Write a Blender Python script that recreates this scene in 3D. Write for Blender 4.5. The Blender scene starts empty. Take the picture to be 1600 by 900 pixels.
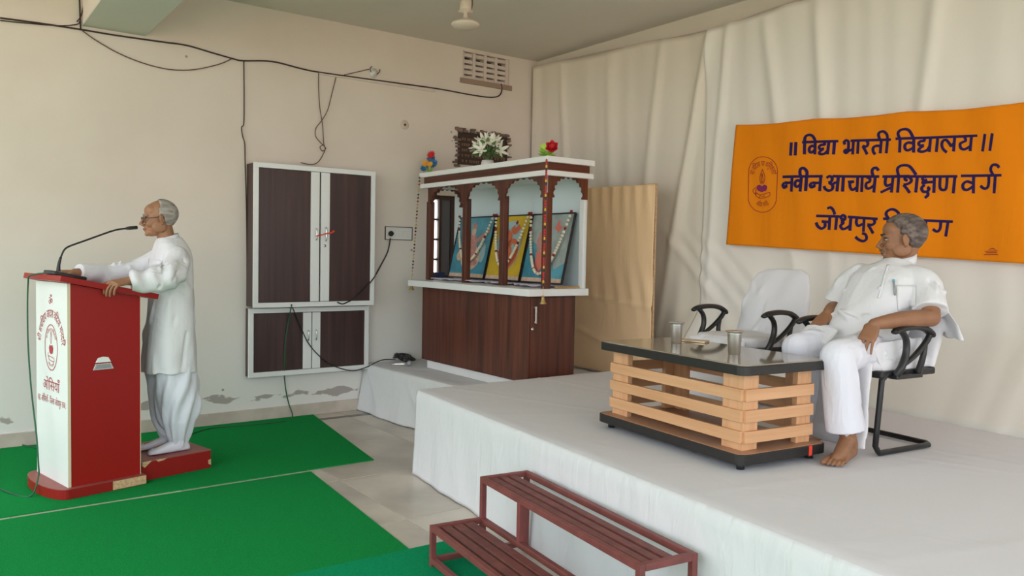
import bpy, bmesh, math, random
import numpy as np
from mathutils import Vector, Matrix, Quaternion

random.seed(7)
rng = np.random.default_rng(7)
SC = bpy.context.scene
COL = SC.collection
PI = math.pi

# ------------------------------------------------------------------ camera
# Room axes: X runs along the cupboard wall away from the room corner, Y runs
# along the cloth backdrop away from the corner, Z is up.  Corner = origin.
F = 1250.0
CAM = np.array([5.304, 6.868, 1.5])
TH = math.radians(36.2)
_p = math.atan((450 - 395) / F); _r = math.radians(1.1)
_fw = np.array([0, math.cos(_p), -math.sin(_p)]); _r0 = np.array([1., 0, 0]); _u0 = np.cross(_r0, _fw)
_rt = math.cos(_r) * _r0 + math.sin(_r) * _u0; _up = -math.sin(_r) * _r0 + math.cos(_r) * _u0
def _room(d):
    return np.array([-(d[0] * math.cos(TH) + d[1] * math.sin(TH)), d[0] * math.sin(TH) - d[1] * math.cos(TH), d[2]])
FW, RT, UP = _room(_fw), _room(_rt), _room(_up)
cam_data = bpy.data.cameras.new('camera')
cam_data.sensor_width = 36.0
cam_data.lens = F / 1600 * 36.0
cam_data.clip_end = 200
cam = bpy.data.objects.new('camera', cam_data)
COL.objects.link(cam)
cam.matrix_world = Matrix(((RT[0], UP[0], -FW[0], CAM[0]), (RT[1], UP[1], -FW[1], CAM[1]), (RT[2], UP[2], -FW[2], CAM[2]), (0, 0, 0, 1)))
SC.camera = cam

# pixel (1600x900 photograph) to a point on a known surface of the room
def ray(x, y): return FW + RT * (x - 800) / F + UP * (450 - y) / F
def at_z(x, y, z):
    d = ray(x, y); return CAM + d * ((z - CAM[2]) / d[2])
def at_y(x, y, Y=0.0):
    d = ray(x, y); return CAM + d * ((Y - CAM[1]) / d[1])
def at_x(x, y, X=0.0):
    d = ray(x, y); return CAM + d * ((X - CAM[0]) / d[0])

# ------------------------------------------------------------------ light
world = bpy.data.worlds.new('daylight'); SC.world = world
world.use_nodes = True
bg = world.node_tree.nodes['Background']
bg.inputs['Color'].default_value = (0.90, 0.95, 1.0, 1)
bg.inputs['Strength'].default_value = 1.35
sun_data = bpy.data.lights.new('sun', 'SUN'); sun_data.energy = 4.0; sun_data.angle = math.radians(.6); sun_data.color = (1, .93, .82)
sun = bpy.data.objects.new('sun', sun_data); COL.objects.link(sun); sun.location = (-6, 2, 12)
sun.rotation_euler = Vector((.75, .12, -1)).to_track_quat('-Z', 'Y').to_euler()
SC.view_settings.view_transform = 'Standard'
SC.view_settings.look = 'None'
SC.view_settings.gamma = 1.0
SC.view_settings.use_curve_mapping = False
SC.view_settings.exposure = 1.1

# ------------------------------------------------------------------ materials
MATS = {}
def mat(name, col, rough=0.6, metal=0.0, var=0.0, vscale=8.0, bump=0.0, bscale=40.0, stretch=(1, 1, 1), col2=None, spec=0.5, rnd=0.0, detail=4.0, alpha=None):
    if name in MATS: return MATS[name]
    m = bpy.data.materials.new(name); m.use_nodes = True
    nt = m.node_tree; b = nt.nodes['Principled BSDF']
    b.inputs['Base Color'].default_value = (*col, 1)
    b.inputs['Roughness'].default_value = rough
    b.inputs['Metallic'].default_value = metal
    b.inputs['Specular IOR Level'].default_value = spec
    tc = nt.nodes.new('ShaderNodeTexCoord')
    mp = nt.nodes.new('ShaderNodeMapping'); mp.inputs['Scale'].default_value = stretch
    nt.links.new(tc.outputs['Object'], mp.inputs['Vector'])
    last = None
    if var > 0 or col2:
        n = nt.nodes.new('ShaderNodeTexNoise'); n.inputs['Scale'].default_value = vscale; n.inputs['Detail'].default_value = detail
        nt.links.new(mp.outputs['Vector'], n.inputs['Vector'])
        cr = nt.nodes.new('ShaderNodeValToRGB')
        c2 = col2 or tuple(max(0, c * (1 - var)) for c in col)
        cr.color_ramp.elements[0].position = 0.35; cr.color_ramp.elements[0].color = (*c2, 1)
        cr.color_ramp.elements[1].position = 0.65; cr.color_ramp.elements[1].color = (*col, 1)
        nt.links.new(n.outputs['Fac'], cr.inputs['Fac']); last = cr.outputs['Color']
    if rnd > 0:
        oi = nt.nodes.new('ShaderNodeObjectInfo'); mr = nt.nodes.new('ShaderNodeMapRange')
        mr.inputs['To Min'].default_value = 1 - rnd; mr.inputs['To Max'].default_value = 1 + rnd * .4
        nt.links.new(oi.outputs['Random'], mr.inputs['Value'])
        mx = nt.nodes.new('ShaderNodeMix'); mx.data_type = 'RGBA'; mx.blend_type = 'MULTIPLY'; mx.inputs[0].default_value = 1
        if last: nt.links.new(last, mx.inputs[6])
        else: mx.inputs[6].default_value = (*col, 1)
        nt.links.new(mr.outputs['Result'], mx.inputs[7]); last = mx.outputs[2]
    if last: nt.links.new(last, b.inputs['Base Color'])
    if bump > 0:
        n2 = nt.nodes.new('ShaderNodeTexNoise'); n2.inputs['Scale'].default_value = bscale; n2.inputs['Detail'].default_value = 5
        nt.links.new(mp.outputs['Vector'], n2.inputs['Vector'])
        bp = nt.nodes.new('ShaderNodeBump'); bp.inputs['Strength'].default_value = bump; bp.inputs['Distance'].default_value = 0.01
        nt.links.new(n2.outputs['Fac'], bp.inputs['Height']); nt.links.new(bp.outputs['Normal'], b.inputs['Normal'])
    MATS[name] = m
    return m

def lin(r, g, b):
    f = lambda c: (c / 255 / 12.92) if c <= 10 else ((c / 255 + .055) / 1.055) ** 2.4
    return (f(r), f(g), f(b))

def wall_material():
    """cream limewash, grey bare-plaster patches in a band above the skirting, faint smudges"""
    m = bpy.data.materials.new('limewashed_wall'); m.use_nodes = True
    nt = m.node_tree; b = nt.nodes['Principled BSDF']; b.inputs['Roughness'].default_value = .85; b.inputs['Specular IOR Level'].default_value = .2
    N = nt.nodes.new; K = nt.links.new
    tc = N('ShaderNodeTexCoord'); sep = N('ShaderNodeSeparateXYZ'); K(tc.outputs['Object'], sep.inputs[0])
    n1 = N('ShaderNodeTexNoise'); n1.inputs['Scale'].default_value = 1.3; n1.inputs['Detail'].default_value = 8; K(tc.outputs['Object'], n1.inputs['Vector'])
    r1 = N('ShaderNodeValToRGB'); r1.color_ramp.elements[0].position = .3; r1.color_ramp.elements[1].position = .7
    r1.color_ramp.elements[0].color = (.70, .61, .525, 1); r1.color_ramp.elements[1].color = (.765, .68, .595, 1); K(n1.outputs['Fac'], r1.inputs[0])
    # cool daylight low on the wall put into its colour: paler towards the floor
    hz = N('ShaderNodeMapRange'); hz.inputs['From Min'].default_value = 1.9; hz.inputs['From Max'].default_value = .5; K(sep.outputs['Z'], hz.inputs['Value'])
    mxw = N('ShaderNodeMix'); mxw.data_type = 'RGBA'; K(hz.outputs['Result'], mxw.inputs[0]); K(r1.outputs[0], mxw.inputs[6]); mxw.inputs[7].default_value = (.79, .775, .735, 1)
    # peeled patches
    mpg = N('ShaderNodeMapping'); mpg.inputs['Scale'].default_value = (1.1, 1, 2.6); K(tc.outputs['Object'], mpg.inputs['Vector'])
    n2 = N('ShaderNodeTexNoise'); n2.inputs['Scale'].default_value = 3.4; n2.inputs['Detail'].default_value = 7; K(mpg.outputs[0], n2.inputs['Vector'])
    zb = N('ShaderNodeMath'); zb.operation = 'SUBTRACT'; K(sep.outputs['Z'], zb.inputs[0]); zb.inputs[1].default_value = .21
    za = N('ShaderNodeMath'); za.operation = 'ABSOLUTE'; K(zb.outputs[0], za.inputs[0])
    zm = N('ShaderNodeMapRange'); zm.inputs['From Min'].default_value = 0; zm.inputs['From Max'].default_value = .17; zm.inputs['To Min'].default_value = .1; zm.inputs['To Max'].default_value = -.3; K(za.outputs[0], zm.inputs['Value'])
    ad = N('ShaderNodeMath'); K(n2.outputs['Fac'], ad.inputs[0]); K(zm.outputs[0], ad.inputs[1])
    r2 = N('ShaderNodeValToRGB'); r2.color_ramp.elements[0].position = .585; r2.color_ramp.elements[1].position = .615; r2.color_ramp.elements[0].color = (0, 0, 0, 1); r2.color_ramp.elements[1].color = (1, 1, 1, 1); K(ad.outputs[0], r2.inputs[0])
    mx = N('ShaderNodeMix'); mx.data_type = 'RGBA'; K(r2.outputs[0], mx.inputs[0]); K(mxw.outputs[2], mx.inputs[6]); mx.inputs[7].default_value = (.42, .38, .35, 1)
    # small chips
    n3 = N('ShaderNodeTexVoronoi'); n3.inputs['Scale'].default_value = 3.1; K(tc.outputs['Object'], n3.inputs['Vector'])
    r3 = N('ShaderNodeValToRGB'); r3.color_ramp.elements[0].position = .035; r3.color_ramp.elements[1].position = .05; K(n3.outputs['Distance'], r3.inputs[0])
    r3.color_ramp.elements[0].color = (1, 1, 1, 1); r3.color_ramp.elements[1].color = (0, 0, 0, 1)
    mx2 = N('ShaderNodeMix'); mx2.data_type = 'RGBA'; K(r3.outputs[0], mx2.inputs[0]); K(mx.outputs[2], mx2.inputs[6]); mx2.inputs[7].default_value = (.36, .32, .28, 1)
    K(mx2.outputs[2], b.inputs['Base Color'])
    bp = N('ShaderNodeBump'); bp.inputs['Strength'].default_value = .25; bp.inputs['Distance'].default_value = .02; K(n1.outputs['Fac'], bp.inputs['Height']); K(bp.outputs[0], b.inputs['Normal'])
    return m

def wood(name, c1, c2, rough=.35, scale=(28, 28, 1.2), sc=1.0):
    m = bpy.data.materials.new(name); m.use_nodes = True
    nt = m.node_tree; b = nt.nodes['Principled BSDF']; b.inputs['Roughness'].default_value = rough
    N = nt.nodes.new; K = nt.links.new
    tc = N('ShaderNodeTexCoord'); mp = N('ShaderNodeMapping'); mp.inputs['Scale'].default_value = scale; K(tc.outputs['Object'], mp.inputs['Vector'])
    n = N('ShaderNodeTexNoise'); n.inputs['Scale'].default_value = sc; n.inputs['Detail'].default_value = 6; n.inputs['Distortion'].default_value = .3; K(mp.outputs[0], n.inputs['Vector'])
    r = N('ShaderNodeValToRGB'); r.color_ramp.elements[0].position = .32; r.color_ramp.elements[1].position = .7
    r.color_ramp.elements[0].color = (*c1, 1); r.color_ramp.elements[1].color = (*c2, 1); K(n.outputs['Fac'], r.inputs[0]); K(r.outputs[0], b.inputs['Base Color'])
    return m

def cloth(name, col, bump=.5, bscale=7, rough=.9, wr=None, trans=0.0):
    """woven cloth: broad creases and a fine weave as bump"""
    m = bpy.data.materials.new(name); m.use_nodes = True
    nt = m.node_tree; b = nt.nodes['Principled BSDF']; b.inputs['Roughness'].default_value = rough; b.inputs['Specular IOR Level'].default_value = .15
    b.inputs['Base Color'].default_value = (*col, 1)
    N = nt.nodes.new; K = nt.links.new
    tc = N('ShaderNodeTexCoord'); mp = N('ShaderNodeMapping'); mp.inputs['Scale'].default_value = wr or (1, 1, 1); K(tc.outputs['Object'], mp.inputs['Vector'])
    n = N('ShaderNodeTexNoise'); n.inputs['Scale'].default_value = bscale; n.inputs['Detail'].default_value = 3; n.inputs['Distortion'].default_value = .8; K(mp.outputs[0], n.inputs['Vector'])
    bp = N('ShaderNodeBump'); bp.inputs['Strength'].default_value = bump; bp.inputs['Distance'].default_value = .02; K(n.outputs['Fac'], bp.inputs['Height'])
    n2 = N('ShaderNodeTexNoise'); n2.inputs['Scale'].default_value = 260; K(tc.outputs['Object'], n2.inputs['Vector'])
    bp2 = N('ShaderNodeBump'); bp2.inputs['Strength'].default_value = .12; bp2.inputs['Distance'].default_value = .003; K(n2.outputs['Fac'], bp2.inputs['Height']); K(bp.outputs[0], bp2.inputs['Normal'])
    K(bp2.outputs[0], b.inputs['Normal'])
    return m

M_wall = wall_material()
M_ceil = mat('ceiling_paint', (.72, .66, .585), .9, var=.06, vscale=1.2)
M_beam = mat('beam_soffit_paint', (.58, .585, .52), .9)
M_wallr = mat('partition_paint', (.72, .66, .57), .85, var=.05, vscale=2)
M_tile = mat('marble_tile', (.66, .585, .50), .32, var=.36, vscale=1.7, rnd=.10, detail=7)
M_floorbase = mat('floor_screed', (.33, .29, .25), .8)
M_border = mat('dark_stone', (.16, .14, .13), .4)
M_skirt = mat('skirting_stone', (.62, .54, .46), .6, var=.18, vscale=6)
M_ground = mat('courtyard_ground', (.52, .42, .33), .95)
M_carpet = mat('green_carpet', (.010, .29, .065), .98, var=.22, vscale=120, bump=.6, bscale=320, spec=.05)
M_carpet2 = mat('teal_green_carpet', (.006, .32, .13), .98, var=.2, vscale=120, bump=.6, bscale=320, spec=.05)
M_sheet = cloth('white_sheet', (.70, .695, .725), .2, 4)
M_skirtcloth = cloth('white_skirt_cloth', (.70, .71, .72), .45, 6, wr=(2, 2, .6))
M_drape = cloth('cream_drape', (.76, .70, .60), .2, 3, wr=(1, 2, .5))
M_drape2 = cloth('white_drape', (.80, .765, .70), .2, 3, wr=(1, 2, .5))
M_peach = cloth('peach_cloth', (.95, .67, .40), .3, 5, wr=(1, 3, .6))
M_banner = cloth('orange_banner_cloth', (.80, .235, .006), .25, 5, wr=(1, 2.5, .5))
M_ink = mat('blue_violet_ink', (.024, .014, .085), .8, spec=.1)
M_inkred = mat('maroon_ink', (.30, .02, .01), .8)
M_inkpurple = mat('purple_ink', (.22, .012, .10), .8)
M_kurta = cloth('white_kurta_cotton', (.71, .715, .74), .5, 9, wr=(1, 1, .8))
M_trouser = cloth('white_trouser_cotton', (.71, .72, .79), .5, 8, wr=(1.6, 1.6, .6))
M_sock = cloth('white_sock', (.70, .70, .78), .2, 30)
M_skin1 = mat('skin_brown', (.29, .135, .068), .55, var=.14, vscale=18)
M_skin2 = mat('skin_tan', (.34, .165, .085), .55, var=.14, vscale=18)
M_hair1 = mat('hair_grey_brown', (.20, .155, .135), .7, col2=(.055, .04, .035), vscale=14, bump=.5, bscale=60, stretch=(.7, 3.5, 3.5))
M_hair2 = mat('hair_silver', (.46, .42, .38), .7, col2=(.25, .22, .20), vscale=14, bump=.5, bscale=60, stretch=(.7, 3.5, 3.5))
M_black = mat('black_plastic', (.012, .012, .013), .4)
M_blackmetal = mat('black_steel', (.016, .016, .018), .35, .3)
M_eyew = mat('eye_white', (.40, .35, .30), .3)
M_eyeb = mat('eye_dark', (.015, .01, .008), .2)
M_brow = mat('brow_dark', (.04, .03, .025), .8)
M_lip = mat('lip', (.22, .08, .06), .5)
M_white = mat('white_laminate', (.78, .79, .78), .35)
M_offwhite = mat('offwhite_laminate', (.72, .73, .71), .4, var=.05, vscale=5)
M_paleblue = mat('pale_blue_laminate', (.62, .72, .74), .3)
M_walnut = wood('walnut_laminate', (.050, .014, .008), (.145, .040, .022), .33, (22, 22, 1.0))
M_wenge = wood('wenge_laminate', (.030, .013, .012), (.066, .028, .025), .38, (24, 24, 1.0))
M_walnutH = wood('walnut_laminate_across', (.050, .014, .008), (.145, .040, .022), .33, (1.0, 1.0, 30))
M_beech = wood('beech_laminate', (.57, .30, .145), (.68, .39, .21), .45, (1.5, 1.5, 30))
M_beechV = wood('beech_laminate_upright', (.57, .30, .145), (.68, .39, .21), .45, (30, 30, 1.5))
M_beechboard = mat('brown_board', (.42, .22, .13), .4, var=.1)
M_edge = mat('black_edging', (.014, .013, .013), .4, var=.2, vscale=30)
M_glass_top = mat('smoked_table_glass', (.30, .25, .19), .06, var=.15, vscale=5, spec=.7)
M_red = mat('red_laminate', (.30, .010, .008), .35, spec=.25)
M_reddark = mat('red_brown_board', (.30, .075, .06), .45, var=.1)
M_redface = mat('red_step_face', (.27, .012, .010), .4, spec=.25)
M_chip = mat('bare_chipboard', (.68, .45, .25), .9, var=.3, vscale=60)
M_podwhite = mat('podium_white', (.79, .82, .80), .35)
M_redink = mat('red_print', (.42, .03, .045), .6)
M_steel = mat('stainless_steel', (.82, .82, .81), .28, 1.0)
M_chrome = mat('satin_chrome', (.66, .66, .66), .25, 1.0)
M_brass = mat('brass', (.62, .44, .20), .3, 1.0)
M_gold = mat('gold_phone', (.62, .50, .33), .3, .6)
M_rust = mat('oxide_red_paint', (.235, .060, .055), .5, var=.25, vscale=14)
M_rustslat = mat('oxide_red_slat', (.20, .058, .052), .55, var=.3, vscale=18)
M_cable = mat('brown_black_cable', (.055, .038, .032), .7, spec=.2)
M_cableb = mat('brown_wire', (.13, .075, .055), .7)
M_greenwire = mat('green_wire', (.006, .09, .04), .5)
M_whiteplastic = mat('white_plastic', (.72, .70, .66), .45)
M_greyplastic = mat('grey_plastic', (.28, .29, .30), .4)
M_redribbon = mat('red_ribbon', (.72, .05, .02), .6)
M_windowframe = mat('dark_brown_window_frame', (.045, .022, .018), .5)
M_pane = mat('frosted_pane', (.9, .92, .93), .4)
M_shutter = mat('grey_shutter', (.10, .10, .105), .5)
M_bluebox = mat('blue_box', (.02, .04, .11), .5)
M_vent = mat('painted_concrete', (.70, .60, .53), .85, var=.08, vscale=9)
M_ventdark = mat('dust_brown', (.33, .23, .17), .9)
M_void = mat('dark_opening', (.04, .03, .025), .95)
M_plaque = mat('dark_granite_plaque', (.035, .018, .013), .3)
M_plaqueink = mat('copper_lettering', (.30, .15, .09), .6)
M_fixture = mat('cream_metal', (.62, .52, .42), .45)
M_artblue = mat('poster_blue', (.10, .36, .46), .4, var=.4, vscale=7)
M_artteal = mat('poster_teal', (.05, .27, .37), .4, var=.35, vscale=7)
M_artyellow = mat('poster_yellow', (.62, .42, .025), .4, var=.2, vscale=6)
M_artpink = mat('poster_pink', (.56, .27, .23), .5, var=.3, vscale=22)
M_artcream = mat('poster_cream', (.66, .48, .34), .5, var=.25, vscale=22)
M_artorange = mat('poster_orange', (.55, .13, .05), .5)
M_artgrey = mat('poster_grey', (.36, .42, .40), .5, var=.3, vscale=9)
M_artpale = mat('poster_pale_blue', (.34, .50, .52), .5, var=.2, vscale=7)
M_artsaff = mat('poster_saffron', (.62, .16, .12), .5)
M_garl = mat('cream_flower', (.74, .66, .50), .8)
M_garlred = mat('dark_red_flower', (.24, .012, .018), .7)
M_lilac = cloth('lilac_cloth', (.62, .56, .66), .5, 12)
M_leaf = mat('leaf_green', (.14, .25, .07), .6, var=.4, vscale=14)
M_leafb = mat('bright_leaf_green', (.25, .48, .05), .6, var=.2, vscale=14)
M_lily = mat('white_petal', (.80, .78, .66), .6)
M_rose = mat('red_petal', (.55, .012, .02), .55)
M_blueflower = mat('blue_petal', (.02, .15, .34), .6)
M_yellowflower = mat('orange_yellow_petal', (.75, .36, .02), .6)
M_limeflower = mat('lime_petal', (.62, .78, .16), .6)
M_beads = [mat('bead_dark', (.03, .02, .03), .3), mat('bead_red', (.45, .02, .02), .3), mat('bead_yellow', (.70, .40, .03), .3), mat('bead_grey', (.45, .42, .33), .3)]
M_lens = mat('spectacle_lens', (.75, .78, .80), .05)

# ------------------------------------------------------------------ mesh builder
def V(*a): return np.array(a, float)
def nrm(v):
    v = np.asarray(v, float); n = np.linalg.norm(v); return v / n if n > 1e-12 else v
def catmull(pts, n=6, closed=False):
    P = [np.asarray(p, float) for p in pts]
    if len(P) < 3: return P
    out = []; m = len(P)
    rngk = range(m if closed else m - 1)
    for i in rngk:
        if closed: p0, p1, p2, p3 = P[(i - 1) % m], P[i], P[(i + 1) % m], P[(i + 2) % m]
        else: p0, p1, p2, p3 = P[max(i - 1, 0)], P[i], P[i + 1], P[min(i + 2, m - 1)]
        for k in range(n):
            t = k / n
            out.append(.5 * ((2 * p1) + (-p0 + p2) * t + (2 * p0 - 5 * p1 + 4 * p2 - p3) * t * t + (-p0 + 3 * p1 - 3 * p2 + p3) * t ** 3))
    if not closed: out.append(P[-1])
    return out

class MB:
    def __init__(s): s.v = []; s.f = []
    def add(s, verts, faces):
        o = len(s.v); s.v.extend([tuple(map(float, q)) for q in verts]); s.f.extend([tuple(i + o for i in f) for f in faces]); return s
    def box(s, c, size, R=None):
        c = np.asarray(c, float); h = np.asarray(size, float) / 2; R = np.eye(3) if R is None else R
        vs = [c + R @ (h * V(x, y, z)) for x in (-1, 1) for y in (-1, 1) for z in (-1, 1)]
        return s.add(vs, [(0, 1, 3, 2), (4, 6, 7, 5), (0, 4, 5, 1), (2, 3, 7, 6), (0, 2, 6, 4), (1, 5, 7, 3)])
    def span(s, a, b):
        a = np.asarray(a, float); b = np.asarray(b, float); return s.box((a + b) / 2, np.abs(b - a))
    def rings(s, rings, cap=True, closed=False):
        n = len(rings[0]); o = len(s.v); m = len(rings)
        for r in rings: s.v.extend([tuple(map(float, q)) for q in r])
        for i in range(m if closed else m - 1):
            j = (i + 1) % m
            for k in range(n):
                k2 = (k + 1) % n
                s.f.append((o + i * n + k, o + i * n + k2, o + j * n + k2, o + j * n + k))
        if cap and not closed:
            s.f.append(tuple(o + k for k in range(n))[::-1]); s.f.append(tuple(o + (m - 1) * n + k for k in range(n)))
        return s
    def tube(s, pts, r, n=8, smooth=0, closed=False, flat=None):
        P = catmull(pts, smooth, closed) if smooth else [np.asarray(p, float) for p in pts]
        m = len(P)
        if np.isscalar(r): rr = [r] * m
        else:
            r = list(r); x = np.linspace(0, len(r) - 1, m); rr = list(np.interp(x, range(len(r)), r))
        T = []
        for i in range(m):
            a = P[(i - 1) % m] if closed or i > 0 else P[i]; b = P[(i + 1) % m] if closed or i < m - 1 else P[i]
            T.append(nrm(b - a))
        up = V(0, 0, 1) if abs(T[0][2]) < .9 else V(1, 0, 0)
        N = nrm(np.cross(T[0], up)); rings = []
        for i in range(m):
            N = nrm(N - T[i] * (N @ T[i])); B = np.cross(T[i], N)
            fx = flat or (1, 1)
            rings.append([P[i] + rr[i] * (fx[0] * math.cos(2 * PI * k / n) * N + fx[1] * math.sin(2 * PI * k / n) * B) for k in range(n)])
        return s.rings(rings, True, closed)
    def limb(s, pts, r, n=14):
        """tapered limb with round ends"""
        P = [np.asarray(p, float) for p in pts]
        Q = catmull(P, 6) if len(P) > 2 else [P[0] + (P[1] - P[0]) * t for t in np.linspace(0, 1, 6)]
        s.tube(Q, r, n)
        s.ball(P[0], (r[0],) * 3); s.ball(P[-1], (r[-1],) * 3); return s
    def ball(s, c, r, nu=14, nv=10, R=None):
        c = np.asarray(c, float); R = np.eye(3) if R is None else R; r = np.asarray(r, float) if not np.isscalar(r) else V(r, r, r)
        vs = [c + R @ V(0, 0, r[2])]; fs = []
        for i in range(1, nv):
            t = PI * i / nv
            for k in range(nu):
                p = 2 * PI * k / nu; vs.append(c + R @ (r * V(math.sin(t) * math.cos(p), math.sin(t) * math.sin(p), math.cos(t))))
        vs.append(c - R @ V(0, 0, r[2])); L = len(vs) - 1
        for k in range(nu): fs.append((0, 1 + k, 1 + (k + 1) % nu)); fs.append((L, 1 + (nv - 2) * nu + (k + 1) % nu, 1 + (nv - 2) * nu + k))
        for i in range(nv - 2):
            for k in range(nu):
                a = 1 + i * nu + k; b = 1 + i * nu + (k + 1) % nu; fs.append((a, a + nu, b + nu, b))
        return s.add(vs, fs)
    def lathe(s, prof, c=(0, 0, 0), n=24, axis=None):
        c = np.asarray(c, float); R = np.eye(3)
        if axis is not None:
            z = nrm(axis); x = nrm(np.cross(V(0, 1, 0) if abs(z[1]) < .9 else V(1, 0, 0), z)); R = np.array([x, np.cross(z, x), z]).T
        return s.rings([[c + R @ V(r * math.cos(2 * PI * k / n), r * math.sin(2 * PI * k / n), z) for k in range(n)] for r, z in prof])
    def prism(s, poly, o, ax, ay, an, t):
        """flat polygon (2-D) with thickness t along an, placed at o with axes ax, ay"""
        o, ax, ay, an = [np.asarray(q, float) for q in (o, ax, ay, an)]
        a = [o + ax * p[0] + ay * p[1] for p in poly]; b = [q + an * t for q in a]; n = len(a)
        return s.add(a + b, [tuple(range(n))[::-1], tuple(range(n, 2 * n))] + [(k, (k + 1) % n, n + (k + 1) % n, n + k) for k in range(n)])
    def grid(s, fn, nu, nv):
        vs = [fn(i / nu, j / nv) for j in range(nv + 1) for i in range(nu + 1)]
        return s.add(vs, [(j * (nu + 1) + i, j * (nu + 1) + i + 1, (j + 1) * (nu + 1) + i + 1, (j + 1) * (nu + 1) + i) for j in range(nv) for i in range(nu)])
    def ribbon2d(s, pts, w, fn, smooth=5, nib=.3, lift=0.0):
        """flat pen stroke in a 2-D drawing plane; fn maps (x, y, lift) to space"""
        P = [V(*p) for p in pts]
        P = catmull(P, smooth) if len(P) > 2 and smooth else P
        if len(P) == 2:
            k_ = max(2, int(np.linalg.norm(P[1] - P[0]) / max(w * .5, 1e-6))); P = [P[0] + (P[1] - P[0]) * t for t in np.linspace(0, 1, k_ + 1)]
        n = len(P); a = []; b = []
        for i in range(n):
            t = nrm(P[min(i + 1, n - 1)] - P[max(i - 1, 0)]); q = V(-t[1], t[0])
            ww = w * (1 - nib + nib * abs(q @ V(.94, -.34))) / 2
            a.append(P[i] + q * ww); b.append(P[i] - q * ww)
        a[0] -= 0; vs = [fn(p[0], p[1], lift) for p in a] + [fn(p[0], p[1], lift) for p in b]
        return s.add(vs, [(i, i + 1, n + i + 1, n + i) for i in range(n - 1)])
    def build(s, name, m, parent=None, smooth=False, bevel=0.0, seg=2, solid=0.0, fix=True, kind=None):
        me = bpy.data.meshes.new(name); me.from_pydata(s.v, [], s.f); me.update()
        if fix:
            bm = bmesh.new(); bm.from_mesh(me); bmesh.ops.recalc_face_normals(bm, faces=bm.faces); bm.to_mesh(me); bm.free()
        o = bpy.data.objects.new(name, me); COL.objects.link(o); me.materials.append(m)
        if smooth: me.polygons.foreach_set('use_smooth', [True] * len(me.polygons))
        if solid:
            q = o.modifiers.new('thickness', 'SOLIDIFY'); q.thickness = solid; q.offset = 0
        if bevel:
            q = o.modifiers.new('bevel', 'BEVEL'); q.width = bevel; q.segments = seg; q.limit_method = 'ANGLE'; q.angle_limit = .6
        if parent: o.parent = parent
        if kind: o['kind'] = kind
        return o

def organic(mb, name, m, parent, voxel=.006, smooth=6, fold=None):
    """overlapping closed shapes fused into one continuous surface"""
    me = bpy.data.meshes.new('tmp'); me.from_pydata(mb.v, [], mb.f); me.update()
    bm = bmesh.new(); bm.from_mesh(me); bmesh.ops.recalc_face_normals(bm, faces=bm.faces); bm.to_mesh(me); bm.free()
    o = bpy.data.objects.new('tmp', me); COL.objects.link(o)
    q = o.modifiers.new('r', 'REMESH'); q.mode = 'VOXEL'; q.voxel_size = voxel; q.adaptivity = 0
    q = o.modifiers.new('s', 'SMOOTH'); q.factor = .5; q.iterations = smooth
    dg = bpy.context.evaluated_depsgraph_get(); dg.update()
    me2 = bpy.data.meshes.new_from_object(o.evaluated_get(dg)); bpy.data.objects.remove(o)
    if fold is not None:
        n = len(me2.vertices); co = np.empty(n * 3); me2.vertices.foreach_get('co', co); co = co.reshape(-1, 3)
        no = np.empty(n * 3); me2.vertices.foreach_get('normal', no); no = no.reshape(-1, 3)
        co = co + no * fold(co, no)[:, None]; me2.vertices.foreach_set('co', co.ravel()); me2.update()
    me2.materials.clear(); me2.materials.append(m); me2.name = name
    me2.polygons.foreach_set('use_smooth', [True] * len(me2.polygons))
    ob = bpy.data.objects.new(name, me2); COL.objects.link(ob); ob.parent = parent
    return ob

def thing(name, label, cat, loc=(0, 0, 0), rz=0.0, group=None):
    o = bpy.data.objects.new(name, None); COL.objects.link(o); o.empty_display_size = .1
    o.location = loc; o.rotation_euler = (0, 0, rz); o['label'] = label; o['category'] = cat
    if group: o['group'] = group
    return o
def tag(o, label, cat, group=None):
    o['label'] = label; o['category'] = cat
    if group: o['group'] = group
    return o
def struct(o, label=None):
    o['kind'] = 'structure'
    if label: o['label'] = label
    return o
def shared(src, name, loc, parent, rot=None):
    o = bpy.data.objects.new(name, src.data); COL.objects.link(o); o.location = loc; o.parent = parent
    if rot: o.rotation_euler = rot
    for q in src.modifiers:
        n = o.modifiers.new(q.name, q.type)
        for a in ('width', 'segments', 'limit_method', 'angle_limit'):
            if hasattr(q, a): setattr(n, a, getattr(q, a))
    return o
def rotz(a): return np.array([[math.cos(a), -math.sin(a), 0], [math.sin(a), math.cos(a), 0], [0, 0, 1]])
def sm(t): t = np.clip(t, 0, 1); return t * t * (3 - 2 * t)
CEIL = 3.55; STAGE = .58; LOW = .44

# ================================================================== the room
floor = struct(MB().span((-.2, -.2, -.12), (9.2, 10.2, -.004)).build('floor', M_floorbase))
T = .9
first = None
for i in range(6):
    for j in range(7):
        x = 1.35 + i * T + T / 2; y = .27 + j * T + T / 2
        if first is None:
            first = MB().box((0, 0, -.012), (T - .004, T - .004, .024)).build('tile', M_tile, floor, bevel=.0015, seg=1); first.location = (x, y, 0)
        else: shared(first, 'tile', (x, y, 0), floor)
b0 = MB().box((0, 0, -.012), (T - .004, .19, .024)).build('tile', M_tile, floor, bevel=.0015, seg=1); b0.location = (1.35 + T / 2, .10, 0)
for i in range(1, 6): shared(b0, 'tile', (1.35 + T / 2 + i * T, .10, 0), floor)
MB().box((4.05, .2325, -.0115), (5.4, .068, .024)).build('border_strip', M_border, floor)
struct(MB().span((-40, -40, -.3), (50, 50, -.13)).build('ground', M_ground))

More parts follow.
